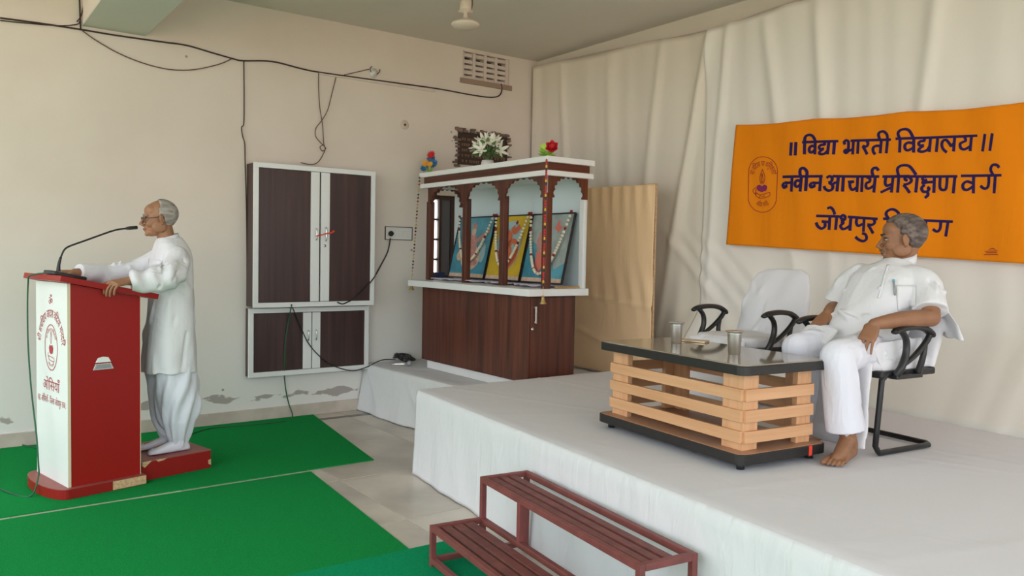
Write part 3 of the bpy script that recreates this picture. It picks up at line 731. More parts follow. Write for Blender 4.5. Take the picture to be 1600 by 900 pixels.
# white lilies
lc_ = at_x(762, 246, 1.36)
li = thing('lily_bunch', 'bunch of white artificial lilies with green leaves on the shrine top', 'flowers', (1.36, lc_[1], TOPZ))
MB().lathe([(0, 0), (.05, 0), (.06, .03), (.05, .07), (.0, .07)], (0, 0, 0), 16).build('pot', M_whiteplastic, li, smooth=True)
leaf, stem = MB(), MB()
for k in range(60):
    a = random.uniform(0, 2 * PI); e = random.uniform(.05, 1.3); d = V(math.cos(a) * math.cos(e), math.sin(a) * math.cos(e), math.sin(e))
    petal(leaf, V(0, 0, .10) + d * random.uniform(.04, .12) * V(1, 1.2, .9), d, V(0, 0, 1) if e < 1.2 else V(1, 0, 0), random.uniform(.05, .09), random.uniform(.03, .05), -.2)
leaf.build('leaves', M_leaf, li, smooth=True, solid=.001)
for k in range(11):
    a = 2 * PI * k / 11 + .3; e = random.uniform(.1, 1.2); d = V(math.cos(a) * math.cos(e), math.sin(a) * math.cos(e), math.sin(e))
    c = V(0, 0, .12) + d * V(.10, .14, .13); stem.tube([(0, 0, .05), c * .6 + V(0, 0, .03), c], .003, 5, 3)
    q = MB(); bloom(q, c, d + V(.5, .5, 0), 6, .085, .03, .8, .25); q.build('lily', M_lily, li, smooth=True, solid=.001)
stem.build('stems', M_leaf, li, smooth=True)
# blue and yellow flowers
bc = at_x(672, 258, 1.40)
bf = thing('toy_flowers', 'small blue, yellow and red artificial flowers on shrine top left', 'flowers', (1.40, bc[1], TOPZ))
MB().lathe([(0, 0), (.03, 0), (.024, .012), (.012, .03), (0, .03)], (0, 0, 0), 14).build('stand', M_leafb, bf, smooth=True)
q = MB()
for p in ((0, -.06, .06), (0, .05, .07), (0, -.03, .05), (0, .03, .085)): q.tube([(0, 0, .02), V(*p) * .6, p], .004, 5, 3)
q.build('stems', M_leafb, bf, smooth=True)
for p, m, r in (((.0, -.062, .05), M_blueflower, .034), ((.005, .055, .065), M_blueflower, .036), ((.0, .018, .098), M_blueflower, .036), ((.03, .0, .07), M_yellowflower, .028), ((.03, .058, .06), M_yellowflower, .022), ((0, .018, .125), M_rose, .032)):
    q = MB(); bloom(q, p, (.8, .5, .4), 12, r, r * .38, .8, .15); q.ball(p, r * .3, 10, 7); q.build('blossom', m, bf, smooth=True, solid=.0015)
bf.scale = (1.5, 1.5, 1.5)
# red rose and lime flower
rc = at_x(858, 247, 1.46)
rf = thing('rose_spray', 'red artificial rose beside a lime green flower on shrine top right', 'flowers', (1.46, rc[1] - .03, TOPZ))
q = MB()
for k in range(16):
    a = random.uniform(0, 2 * PI); d = V(math.cos(a) * .6, math.sin(a), random.uniform(.1, .9)); petal(q, V(0, 0, .02), d, V(0, 0, 1), .075, .04, -.1)
q.build('leaves', M_leafb, rf, smooth=True, solid=.001)
q = MB(); bloom(q, (.02, 0, .07), (.8, .5, .3), 8, .045, .035, .7, .35); q.ball((.025, 0, .075), .014); q.build('blossom', M_limeflower, rf, smooth=True, solid=.0015)
q = MB()
for s_ in (.45, .65, .85): bloom(q, (.03, .10, .07), (.7, .75, .25), 6, .055, .045, s_, .45)
q.ball((.04, .115, .082), .026); q.build('rose', M_rose, rf, smooth=True, solid=.0015)
MB().tube([(0, 0, .02), (.015, .05, .04), (.03, .10, .07)], .005, 6, 3).build('stem', M_leafb, rf, smooth=True)

# dark plaque in a rough recess of the wall
pq = thing('wall_plaque', 'dark stone plaque with copper lettering half hidden by white lilies', 'plaque', (.69, .012, 2.36))
MB().span((-.285, -.01, .02), (.285, .004, .33)).build('slab', M_plaque, pq)
for a, b in (((-.30, -.01, 0), (-.285, .012, .345)), ((.285, -.01, 0), (.30, .012, .345)), ((-.285, -.01, .33), (.285, .012, .345))): MB().span(a, b).build('frame', M_windowframe, pq)
q = MB()
for row in range(5):
    x = .26
    while x > -.26:
        w = random.uniform(.012, .03); q.box((x - w / 2, .0045, .285 - row * .055), (w, .002, .006)); 
        for k in range(2): q.box((x - w * (.3 + .4 * k), .0045, .275 - row * .055), (.005, .002, .026))
        x -= w + random.choice((.006, .006, .02))
q.build('lettering', M_plaqueink, pq, kind='stuff')
q = MB()
for k in range(70):
    s_ = random.random(); 
    if k < 45: p = (random.uniform(-.31, .32), .0, .35 + random.uniform(0, .03))
    else: p = (random.choice((-.32, .32)) + random.uniform(-.02, .02), 0, random.uniform(0, .36))
    q.box(p, (random.uniform(.02, .06), random.uniform(0, .012) + .026, random.uniform(.010, .022)))
q.build('broken_plaster', mat('bare_plaster', (.24, .16, .12), .9, var=.4, vscale=30), pq, kind='stuff')

# ================================================================== switchboard, sockets, cables on the wall
sw = thing('switchboard', 'flat white switchboard with thin dark outline beside the upper cabinet', 'switchboard', (1.642, 0, 1.605))
MB().span((-.143, 0, 0), (.143, .008, .12)).build('plate', M_whiteplastic, sw, bevel=.002)
for a, b in (((-.147, 0, -.004), (.147, .012, .002)), ((-.147, 0, .118), (.147, .012, .124)), ((-.147, 0, 0), (-.141, .012, .12)), ((.141, 0, 0), (.147, .012, .12))): MB().span(a, b).build('trim', M_cable, sw)
for k in range(5): MB().box((-.11 + k * .036, .009, .06), (.026, .008, .05)).build('switch', M_whiteplastic, sw, bevel=.003)
pl = at_y(610.5, 365, .02)
pg = thing('plug', 'black plug in the switchboard with cord running to the cabinet', 'plug', (pl[0], .0, pl[2]))
MB().lathe([(0, .008), (.022, .01), (.026, .03), (.02, .045), (0, .048)], (0, 0, 0), 14, (0, 1, 0)).build('body', M_black, pg, smooth=True)
cp = [at_y(x, y, d) - V(pl[0], 0, pl[2]) for x, y, d in ((610, 372, .03), (606, 393, .02), (596, 413, .02), (588, 428, .03), (585, 433, .21), (578, 442, .215), (565, 456, .215), (552, 467, .215), (543, 472, .215), (535, 475, .215), (527, 472, .215))]
MB().tube(cp, .006, 7, 4).build('cord', M_black, pg, smooth=True)

def wall_cable(name, label, pts, r, m, Y=.012, cat='cable', n=6, group=None):
    P = [at_y(p[0], p[1], p[2] if len(p) > 2 else Y) for p in pts]; o = P[0]
    ob = MB().tube([p - o for p in P], r, n, 5).build(name, m, smooth=True); ob.location = tuple(o)
    return tag(ob, label, cat, group)
wall_cable('cable', 'main dark cable running along the top of the cupboard wall', [(0, 28), (60, 36), (126, 46), (180, 55), (250, 65), (292, 71), (330, 82), (365, 92), (380, 95), (425, 96), (470, 107), (500, 113), (585, 125), (680, 138), (735, 148), (765, 152), (779, 150), (784, 142), (783, 131, .012)], .0065, M_cable)
wall_cable('cable', 'thin second cable just under the main one at upper left', [(0, 32), (40, 36), (90, 40), (120, 38), (124, 33)], .004, M_cable)
wall_cable('cable', 'thin cable sagging in a loop below the ceiling beam', [(129, 48), (150, 63), (185, 83), (222, 98), (262, 108), (300, 109), (340, 101), (362, 92)], .0045, M_cableb, .02)
wall_cable('cable', 'cable dropping straight down left of the upper cabinet', [(381, 95), (381.5, 150), (381, 192), (377.5, 199), (379, 212), (382.5, 225), (383, 250), (385, 330), (386, 420)], .0045, M_cable)
wall_cable('cable', 'vertical cable pair coming down beside the ceiling beam', [(126, 46), (125, 20), (124, -10)], .006, M_cable, .016)
wall_cable('cable', 'slanting cable crossing the vertical pair at the beam', [(120, 34), (127, 24), (132, 0), (133, -12)], .005, M_cable, .03)
wall_cable('wire', 'thin brown wire hanging from the conduit to the cabinet, left strand', [(498, 114), (498, 140), (500, 170), (504, 195), (506, 225), (509, 232), (504, 236), (500, 230), (505, 226)], .004, M_cableb, .02)
wall_cable('wire', 'thin brown wire hanging from the conduit to the cabinet, looped strand', [(525, 121), (519, 145), (512, 172), (503, 188), (494, 200), (493, 212), (500, 222), (508, 231), (504, 243), (496, 254), (485, 257), (470, 254)], .004, M_cableb, .022)
wall_cable('wire', 'short red-brown wire from conduit to the bulb holder', [(538, 117), (560, 112), (577, 108)], .004, M_cableb, .02)
cd = MB().span((1.26, 0, 3.058), (2.47, .014, 3.082)); tag(cd.build('conduit', M_vent, bevel=.002), 'pale conduit strip under the main cable on cupboard wall', 'conduit')
bh = at_y(583, 114, 0)
hb = thing('bulb_holder', 'white round bulb holder with wire ends high on the wall', 'bulb holder', (bh[0], 0, bh[2]))
MB().lathe([(0, 0), (.045, 0), (.042, .015), (.02, .02), (.018, .045), (0, .045)], (0, 0, 0), 18, (0, 1, 0)).build('base', M_whiteplastic, hb, smooth=True)
MB().tube([(.03, .015, 0), (.045, .03, .03), (.03, .04, .05)], .004, 5, 3).tube([(-.03, .015, -.01), (-.05, .03, .01), (-.05, .04, .035)], .004, 5, 3).build('wire_ends', M_black, hb, smooth=True)
rs = at_y(632.5, 195, 0)
ro = thing('wall_hole', 'small stained round wall hole with screw above the shrine', 'wall fitting', (rs[0], 0, rs[2]))
MB().lathe([(0, 0), (.045, 0), (.04, .003), (.0, .003)], (0, 0, 0), 20, (0, 1, 0)).build('stain_disc', M_fixture, ro, smooth=True)
MB().lathe([(0, .003), (.011, .003), (.009, .012), (0, .012)], (0, 0, 0), 10, (0, 1, 0)).build('screw', M_cable, ro, smooth=True)
# cords from the lower cabinet
wall_cable('cord', 'black cord looping from the lower cabinet to the corner platform', [(455, 476, .215), (461, 490, .115), (473, 518, .115), (480, 533, .115), (492, 549, .115), (510, 565, .115), (530, 575, .115), (552, 579, .12), (572, 574, .12), (588, 566, .15), (600, 562, .25), (618, 562, .30)], .005, M_black)
gp = [at_y(x, y, d) for x, y, d in ((456, 476, .215), (451, 500, .115), (446, 535, .115), (444, 575, .10), (446, 605, .06), (451, 630, .04))] + [at_z(x, y, .011) for x, y in ((457, 652), (440, 659), (400, 663), (340, 668), (318, 672), (290, 680), (230, 692), (150, 700), (60, 700), (20, 692), (-10, 700))]
ob = MB().tube([p - gp[0] for p in gp], .005, 6, 5).build('cord', M_greenwire, smooth=True); ob.location = tuple(gp[0]); tag(ob, 'green cord dropping from the lower cabinet onto the carpet', 'cord')
# microphone and tangle of cables on the corner platform
mp_ = at_z(640, 569, LOW + .02)
mc = thing('hand_microphone', 'silver hand microphone lying beside tangled cables on corner platform', 'microphone', (mp_[0], mp_[1], LOW))
dv = nrm(at_z(612, 569, LOW + .02) - mp_)
MB().tube([dv * .02 + V(0, 0, .022), dv * .06 + V(0, 0, .021), dv * .17 + V(0, 0, .018)], [.017, .016, .010], 10).build('handle', M_steel, mc, smooth=True)
MB().ball((0, 0, .028), .026).build('grille', M_greyplastic, mc, smooth=True)
tg = MB(); p = []
tc0 = at_z(628, 561, LOW + .03)
for k in range(46):
    a = k * 1.35; p.append((math.cos(a) * .03 + random.uniform(-.03, .03), .17 * math.sin(a * .53) + random.uniform(-.02, .02), .012 + random.uniform(0, .06)))
tg.tube(p, .007, 6, 5); o_ = tg.build('cable_tangle', M_black, smooth=True); o_.location = (tc0[0] - .02, tc0[1] - .03, LOW); tag(o_, 'tangled black cables heaped on the corner platform by the shrine', 'cables')

# ================================================================== orange banner
BX = .165
cor = [at_x(1150, 195, BX), at_x(1600, 160, BX), at_x(1600, 412, BX), at_x(1135, 382, BX)]
EXT = 1.06
def bwave(y, z): return BX + .006 * math.sin(y * 9 + 1.2 * z) + .004 * math.sin(y * 23 + 2 * math.sin(z * 3))
def bpt(i, j):
    t = cor[0] * (1 - i) + cor[1] * i; b = cor[3] * (1 - i) + cor[2] * i; p = t * (1 - j) + b * j
    z = p[2] - .012 * math.sin(PI * ((i * 3.0) % 1)) * (1 - j)
    return (bwave(p[1], z), p[1], z)
bn = thing('banner', 'orange cloth banner with blue Hindi lettering on the backdrop', 'banner', (0, 0, 0))
MB().grid(lambda i, j: bpt(i * EXT, j), 110, 50).build('cloth', M_banner, bn, smooth=True, solid=.002)
def crop(x0, y0, s):
    def f(x, y, l):
        p = at_x(x0 + x / s, y0 + y / s, BX); return (bwave(p[1], p[2]) + .0035 + l, p[1], p[2])
    return f
A, B, Cc, Dd = crop(1220, 190, 7.5), crop(1390, 190, 7.5), crop(1260, 310, 6.6667), crop(1130, 220, 5)
line1 = [(A, [
    [(135, 245), (125, 400)], [(188, 240), (180, 398)], [(255, 243), (670, 228)], [(285, 240), (282, 385)], [(285, 235), (290, 185), (325, 157), (370, 165), (400, 205), (408, 240)],
    [(408, 240), (402, 385)], [(400, 292), (365, 285), (340, 308), (338, 345), (362, 362), (400, 335)],
    [(515, 240), (518, 268), (478, 275), (455, 298), (470, 325), (512, 312)], [(505, 320), (470, 345), (455, 370), (480, 382), (520, 374), (555, 340)], [(567, 235), (550, 385)], [(628, 232), (618, 385)],
    [(815, 224), (1300, 212)], [(748, 268), (736, 240), (757, 219), (784, 230), (789, 262), (785, 338)], [(785, 338), (755, 330), (741, 349), (760, 367), (786, 346), (842, 322)], [(850, 225), (838, 385)],
    [(912, 222), (900, 378)], [(1005, 220), (1028, 255), (1008, 292), (962, 286)], [(965, 286), (990, 330), (1018, 385)],
    [(1182, 215), (1168, 372)], [(1170, 287), (1120, 285), (1088, 308), (1088, 352), (1112, 386)], [(1258, 212), (1240, 372)], [(1256, 212), (1250, 155), (1210, 117), (1165, 125), (1147, 155), (1163, 208)]]),
    (B, [[(80, 203), (1030, 165)], [(135, 200), (128, 365)], [(130, 200), (110, 140), (140, 102), (200, 90), (245, 118), (280, 190)], [(287, 195), (287, 365)], [(282, 257), (228, 247), (192, 275), (192, 318), (225, 338), (282, 308)],
    [(405, 190), (402, 225), (365, 230), (342, 255), (357, 280), (402, 274)], [(395, 283), (350, 318), (345, 345), (390, 352), (440, 330), (465, 290)], [(478, 188), (462, 357)], [(564, 185), (545, 357)],
    [(762, 178), (750, 350)], [(755, 250), (722, 285), (702, 258), (668, 218), (632, 222), (612, 265), (627, 320), (672, 362)],
    [(875, 180), (888, 222), (850, 242), (825, 262), (832, 308), (875, 325), (938, 290)], [(957, 170), (940, 345)], [(1125, 145), (1092, 350)], [(1213, 140), (1182, 345)]])]
line2 = [(A, [
    [(20, 648), (495, 640)], [(142, 645), (130, 822)], [(130, 715), (85, 718), (45, 714)], [(45, 716), (24, 745), (40, 774), (66, 760), (58, 738)],
    [(252, 645), (238, 822)], [(242, 702), (205, 690), (180, 715), (180, 750), (205, 765), (240, 740)], [(310, 645), (300, 815)], [(310, 642), (312, 590), (285, 552), (250, 550), (234, 590), (242, 640)],
    [(472, 645), (456, 815)], [(460, 716), (410, 720), (372, 714)], [(372, 716), (350, 742), (365, 770), (395, 757), (386, 736)],
    [(540, 662), (575, 640), (605, 660), (597, 700), (560, 715)], [(565, 715), (605, 740), (610, 785), (570, 810), (525, 790), (510, 755)], [(602, 742), (640, 716), (667, 716)], [(674, 645), (660, 820)], [(730, 645), (722, 820)], [(610, 640), (1160, 645)],
    [(780, 706), (855, 702)], [(840, 705), (805, 722), (810, 775), (840, 798), (890, 765)], [(900, 645), (886, 825)], [(957, 645), (945, 825)],
    [(1010, 652), (1050, 668), (1045, 705), (1010, 722), (1000, 757), (1022, 785), (1062, 775), (1100, 745)], [(1114, 645), (1097, 832)], [(1092, 640), (1075, 590), (1090, 550), (1125, 545), (1152, 575)],
    [(1195, 645), (1520, 640)], [(1235, 650), (1228, 720), (1250, 752), (1305, 732)], [(1322, 645), (1300, 832)], [(1312, 765), (1175, 832)]]),
    (B, [[(0, 645), (795, 642)], [(117, 640), (100, 832)], [(115, 638), (100, 562), (130, 525), (190, 512), (250, 532), (318, 625)],
    [(222, 692), (192, 680), (196, 655), (240, 652), (266, 690), (238, 725), (172, 742)], [(172, 742), (208, 782), (247, 838)], [(332, 640), (315, 832)],
    [(432, 655), (405, 640), (388, 662), (405, 690), (440, 680)], [(440, 680), (395, 705), (400, 725), (440, 712), (520, 705)], [(412, 740), (380, 780), (398, 820), (440, 818), (462, 785), (440, 768)], [(440, 820), (450, 860), (415, 895)], [(522, 640), (515, 835)],
    [(592, 645), (585, 765), (615, 800), (660, 780), (675, 645)], [(767, 640), (746, 842)],
    [(835, 636), (1322, 630)], [(982, 640), (980, 842)], [(972, 722), (905, 702), (862, 735), (866, 785), (910, 800), (972, 762)],
    [(1167, 640), (1165, 720), (1150, 770), (1110, 785), (1062, 752)], [(1247, 635), (1230, 842)], [(1218, 625), (1190, 562), (1215, 512), (1265, 510), (1295, 542)]])]
line3 = [(Cc, [
    [(105, 182), (350, 188)], [(430, 192), (750, 215)], [(247, 188), (237, 328)], [(240, 247), (160, 240)], [(190, 245), (195, 290), (160, 315), (122, 290), (106, 250)], [(320, 188), (306, 328)], [(300, 168), (278, 115), (250, 95), (218, 106)],
    [(400, 222), (372, 215), (360, 195), (380, 176), (402, 190), (396, 222), (362, 240)], [(362, 240), (385, 255), (358, 285), (375, 317), (410, 312), (450, 285)], [(460, 195), (450, 337)],
    [(522, 200), (515, 255), (537, 285), (582, 265)], [(600, 205), (590, 347)], [(575, 362), (615, 378), (625, 420), (590, 445), (540, 430), (505, 400)],
    [(702, 212), (718, 248), (690, 275), (635, 272)], [(642, 274), (670, 315), (700, 366)],
    [(805, 212), (1045, 222)], [(1130, 226), (1525, 242)], [(860, 210), (835, 162), (860, 125), (910, 115), (960, 148), (995, 215)], [(857, 215), (850, 380)], [(990, 218), (984, 378)], [(982, 277), (935, 265), (905, 295), (912, 335), (942, 350), (982, 322)],
    [(1078, 268), (1066, 242), (1086, 224), (1108, 233), (1112, 262), (1108, 335)], [(1108, 335), (1080, 328), (1068, 345), (1086, 362), (1110, 342), (1162, 322)], [(1168, 225), (1162, 382)], [(1248, 232), (1244, 382)], [(1395, 238), (1390, 310), (1360, 345), (1315, 320)], [(1473, 240), (1447, 397)]])]
for ln, wd in ((line1, 36), (line2, 37), (line3, 32)):
    items = []
    for f, strokes in ln:
        for s_ in strokes:
            xs_ = [f(p[0], p[1], 0)[1] for p in s_]; items.append([min(xs_) - .006, max(xs_) + .006, [(f, s_)]])
    items.sort(key=lambda t: t[0]); words = [items[0]]
    for it in items[1:]:
        if it[0] < words[-1][1]: words[-1][1] = max(words[-1][1], it[1]); words[-1][2] += it[2]
        else: words.append(it)
    for wd_ in words:
        mb = MB()
        for f, s_ in wd_[2]: mb.ribbon2d(s_, wd, f, 5, .22)
        mb.build('lettering', M_ink, bn, fix=False)

def glyphs(text, size):
    """outline lettering as flat 2-D verts / faces (font shipped with Blender), origin at left end of the base line"""
    cu_ = bpy.data.curves.new('tmp', 'FONT'); cu_.body = text; cu_.size = size; cu_.resolution_u = 2
    o = bpy.data.objects.new('tmp', cu_); COL.objects.link(o); dg = bpy.context.evaluated_depsgraph_get(); dg.update()
    me = bpy.data.meshes.new_from_object(o.evaluated_get(dg)); vs = [(v.co.x, v.co.y) for v in me.vertices]; fs = [tuple(p.vertices) for p in me.polygons]
    bpy.data.objects.remove(o); bpy.data.meshes.remove(me); return vs, fs
def lay(mb, text, size, fn, cx=0, width=None, arc=None):
    vs, fs = glyphs(text, size)
    if not vs: return
    x0 = min(v[0] for v in vs); x1 = max(v[0] for v in vs); k = (width / (x1 - x0)) if width else 1
    out = []
    for x, y in vs:
        x = (x - (x0 + x1) / 2) * k
        if arc:
            (ax, ay, r, sgn) = arc; a = x / r
            if sgn > 0: out.append(fn(ax + (r + y) * math.sin(a), ay + (r + y) * math.cos(a)))
            else: out.append(fn(ax + (r - y) * math.sin(a), ay - (r - y) * math.cos(a)))
        else: out.append(fn(cx + x, y))
    mb.add(out, fs)
# emblem on the banner
em = MB(); ctr = (310, 340)
st_ = [(310 + 113 * math.cos(a), 238 - 113 * math.sin(a) + 0) for a in np.linspace(0, PI, 14)] + [(306 + 110 * math.cos(a), 448 - 110 * math.sin(a)) for a in np.linspace(PI, 2 * PI, 14)]
st_.append(st_[0]); em.ribbon2d(st_, 5, Dd, 3, 0)
for s_ in ([(308, 222), (286, 290), (296, 340)], [(308, 222), (327, 290), (312, 340)], [(305, 255), (298, 300), (304, 332), (312, 300), (305, 255)], [(255, 362), (228, 388), (245, 415), (262, 412)], [(262, 372), (250, 400), (290, 422), (365, 402)], [(290, 422), (284, 450), (360, 432), (365, 402)], [(250, 400), (252, 428), (284, 450)], [(295, 436), (325, 430)]): em.ribbon2d(s_, 5, Dd, 4, 0)
lay(em, 'सा विदया या विमुकतये', 52, lambda x, y: Dd(x, y, 0), arc=None, width=1) if False else None
lay(em, 'सा विदया या विमुकतये', 58, lambda x, y: Dd(310 + x, 262 - y, 0), width=205, arc=(0, 0, 66, 1))
lay(em, 'विदया भारती', 54, lambda x, y: Dd(306 + x, 432 - y, 0), width=125, arc=(0, 0, 84, -1))
em.build('emblem', M_inkred, bn, fix=False)
MB().add([Dd(x, y, .0003) for x, y in ((262, 350), (282, 342), (302, 356), (322, 342), (342, 350), (346, 368), (335, 390), (300, 402), (270, 390), (258, 368))], [tuple(range(10))]).build('emblem_lamp', M_inkpurple, bn, fix=False)
pm = MB(); Ee = crop(1120, 150, 3.2146)
for s_ in ([(1365, 772), (1385, 766), (1402, 772)], [(1345, 780), (1412, 778)], [(1352, 788), (1408, 786)], [(1340, 797), (1415, 796)]): pm.ribbon2d(s_, 4, Ee, 3, 0)
pm.build('maker_mark', M_inkred, bn, fix=False)

# ================================================================== podium
PY = math.radians(12.7)
pod = thing('podium', 'red and white wooden podium with sloping top and printed front', 'podium', (4.496, 1.296, .007), PY)
D2, W2 = .21, .25
ztf, ztr = 1.262, 1.176    # body top at the front and the rear edge
for s_ in (1, -1):
    y0, y1 = (W2 - .018, W2) if s_ > 0 else (-W2, -W2 + .018)
    MB().prism([(-D2, .06), (D2 - .016, .06), (D2 - .016, ztf), (-D2, ztr)], (0, y1, 0), (1, 0, 0), (0, 0, 1), (0, -1, 0), .018).build('side_panel', M_red, pod)
fp = MB().span((D2 - .016, -W2, .06), (D2 + .002, W2, ztf + .003)).build('front_panel', M_podwhite, pod, bevel=.001)
MB().span((D2 - .0155, W2 - .0005, .06), (D2 + .0012, W2 + .0012, ztf)).build('edge_strip', mat('cream_edging', (.70, .60, .42), .5), pod)
MB().span((-D2 - .004, W2 - .0185, .06), (-D2, W2 + .0008, ztr)).build('edge_strip', mat('cream_edging', (.70, .60, .42), .5), pod)
MB().span((-D2 + .01, -W2 + .018, .58), (D2 - .016, W2 - .018, .60)).build('shelf', M_red, pod)
sl = math.atan2(ztf - ztr, 2 * D2 - .016)
R_ = np.array([[math.cos(sl), 0, -math.sin(sl)], [0, 1, 0], [math.sin(sl), 0, math.cos(sl)]])
mid = V(-.02, 0, (ztf + ztr) / 2 - .02 * math.tan(sl) + .021)
MB().box(mid, (.58, .60, .034), R_).build('top_board', M_red, pod, bevel=.002)
def topz(x): return mid[2] + (x + .02) * math.tan(sl) + .0175 / math.cos(sl)
base = [(-D2 - .02, W2 + .035), (-D2 - .02, -W2 - .035)] + [(D2 + .012 + .085 * math.cos(a), (W2 + .035) * math.sin(a)) for a in np.linspace(-PI / 2, PI / 2, 22)]
bo = MB().prism(base, (0, 0, 0), (1, 0, 0), (0, 1, 0), (0, 0, 1), .058).build('plinth', M_redface, pod, bevel=.002)
MB().prism([(p[0] * .998, p[1] * .998) for p in base], (0, 0, .058), (1, 0, 0), (0, 1, 0), (0, 0, 1), .003).build('plinth_top', M_reddark, pod)
MB().span((-D2 - .021, W2 + .034, .004), (-.03, W2 + .0365, .056)).build('chipped_edge', M_chip, pod)
# lettering on the front
fm = MB()
pf = lambda y, z: (D2 + .0035, y, z)
lay(fm, 'ॐ', .075, lambda x, y: pf(-.005 + x, 1.125 + y))
lay(fm, 'शी सचियाय आदश विदया मनदिर', .075, lambda x, y: pf(x, y), width=.50, arc=(0, .885, .165, 1))
fm.ribbon2d([(.100 * math.cos(a), .868 + .138 * math.sin(a)) for a in np.linspace(0, 2 * PI, 40)], .006, lambda x, y, l: pf(x, y), 0, 0)
lay(fm, 'सा विदया या विमुकतये', .028, lambda x, y: pf(x, y), width=.17, arc=(0, .905, .062, 1))
lay(fm, 'विदया भारती', .024, lambda x, y: pf(x, y), width=.11, arc=(0, .825, .075, -1))
for s_ in ([(0, .965), (-.012, .925), (0, .89), (.012, .925), (0, .965)], [(-.04, .815), (.04, .805), (.045, .785), (-.03, .792), (-.04, .815)], [(-.045, .835), (-.05, .815), (-.03, .792)]): fm.ribbon2d(s_, .004, lambda x, y, l: pf(x, y), 4, 0)
lay(fm, 'ओिसयाँ', .090, lambda x, y: pf(.0 + x, .605 + y), width=.27)
lay(fm, 'तह. ओिसयाँ - िजला जोधपुर राज.', .055, lambda x, y: pf(-.0 + x, .525 + y), width=.45)
fm.build('lettering', M_redink, pod, fix=False, kind='stuff')
MB().add([pf(x, z) for x, z in ((-.034, .865), (-.02, .885), (0, .878), (.02, .885), (.034, .865), (.025, .835), (0, .826), (-.025, .835))], [tuple(range(8))]).build('emblem_lamp', M_redink, pod, fix=False)
# metal badge on the red side
bp = at_y(163, 568, 1.56); loc = (Matrix.Rotation(-PY, 3, 'Z') @ Vector((bp[0] - 4.496, bp[1] - 1.296, 0)))
bg_ = V(loc.x, W2 + .0005, bp[2] - .007)
MB().prism([(-.062, -.038), (.06, -.038), (.045, .0), (-.045, .0)], bg_, (1, 0, 0), (0, 0, 1), (0, 1, 0), .005).build('badge', M_chrome, pod, bevel=.001)
MB().prism([(-.048, -.031), (.047, -.031), (.037, -.006), (-.037, -.006)], bg_ + V(0, .005, 0), (1, 0, 0), (0, 0, 1), (0, 1, 0), .001).build('badge', M_greyplastic, pod)
MB().prism([(-.045, .006), (.045, .006), (.03, .034), (0, .04), (-.03, .034)], bg_, (1, 0, 0), (0, 0, 1), (0, 1, 0), .005).build('badge', M_podwhite, pod, bevel=.001)

# wooden step behind the podium
stp = thing('step_box', 'low red wooden step box with chipped edge behind the podium', 'step', (4.496, 1.296, .007), PY)
MB().span((-.70, -.30, 0), (-.235, .215, .118)).build('body', M_redface, stp, bevel=.002)
MB().span((-.70, -.30, .118), (-.235, .216, .124)).build('top_sheet', M_reddark, stp)
MB().prism([(-.30, .123), (-.252, .085), (-.236, .10), (-.236, .123)], (0, .2155, 0), (1, 0, 0), (0, 0, 1), (0, 1, 0), .002).prism([(-.40, .123), (-.375, .112), (-.34, .108), (-.325, .123)], (0, .2155, 0), (1, 0, 0), (0, 0, 1), (0, 1, 0), .002).prism([(-.70, .02), (-.682, .03), (-.68, .055), (-.70, .06)], (0, .2155, 0), (1, 0, 0), (0, 0, 1), (0, 1, 0), .002).build('chipped_edge', M_chip, stp)

# gooseneck microphone on the podium
MX = V(4.496, 1.296, .007); RZ = rotz(PY)
def on_pod(px, py, yl):
    """pixel on the vertical plane through the podium at local y = yl, as podium-local point"""
    n = RZ @ V(0, 1, 0); q = MX + n * yl; d = ray(px, py); p = CAM + d * (((q - CAM) @ n) / (d @ n)); return RZ.T @ (p - MX)
mb0 = on_pod(92, 430, .10)
mic = thing('gooseneck_microphone', 'black gooseneck microphone on a base on the podium top', 'microphone', tuple(MX + RZ @ V(mb0[0], .10, topz(mb0[0]) )), PY)
MO = V(mb0[0], .10, topz(mb0[0]))
def tilt(p): return R_ @ V(*p)
MB().prism([(-.14, -.05), (-.06, -.065), (.05, -.065), (.075, -.04), (.075, .04), (.05, .065), (-.06, .065), (-.14, .05)], tilt((0, 0, .001)), tilt((1, 0, 0)), (0, 1, 0), tilt((0, 0, 1)), .024).build('base', M_black, mic, bevel=.006)
gpts = [on_pod(x, y, .10) - MO for x, y in ((91, 424), (92, 413), (95, 402), (100, 391), (108, 385), (130, 377), (155, 368), (175, 361), (188, 358), (199, 357))]
gpts[0] = V(gpts[0][0], 0, .02)
MB().tube(gpts[:3], [.013, .009, .007], 10, 4).build('lower_sleeve', M_blackmetal, mic, smooth=True)
MB().tube(gpts[2:], .0055, 8, 4).build('gooseneck', M_blackmetal, mic, smooth=True)
hd = [on_pod(x, y, .10) - MO for x, y in ((197, 357), (203, 356.3), (214, 355.5))]
MB().tube(hd, [.008, .012, .012], 10).build('capsule', M_black, mic, smooth=True)
MB().lathe([(0, .024), (.016, .024), (.016, .03), (0, .031)], (0.0, 0, 0), 16).build('ring', M_chrome, mic, smooth=True)
gp = [on_pod(x, y, yl) for x, y, yl in ((66, 430, .30), (56, 428, .29), (47, 431, .26), (44, 442, .0), (43, 480, -.1), (44, 540, -.12), (49, 610, -.1), (57, 680, -.05), (60, 730, 0), (57, 762, .02))]
gpw = [MX + RZ @ V(max(p[0], D2 + .012) if k > 2 else p[0], p[1], p[2]) for k, p in enumerate(gp)] 
cg = [at_z(x, y, 1.335) for x, y in ((70, 429), (57, 428))] + [on_p for on_p in [MX + RZ @ V(.31, -.12 + .0, 0) + V(0, 0, z) for z in (1.30, 1.0, .7, .4, .2)]] + [at_z(62, 745, .075), at_z(57, 770, .02), at_z(30, 776, .013), at_z(-10, 760, .013)]
fpn = RZ @ V(1, 0, 0); fq = MX + fpn * .30
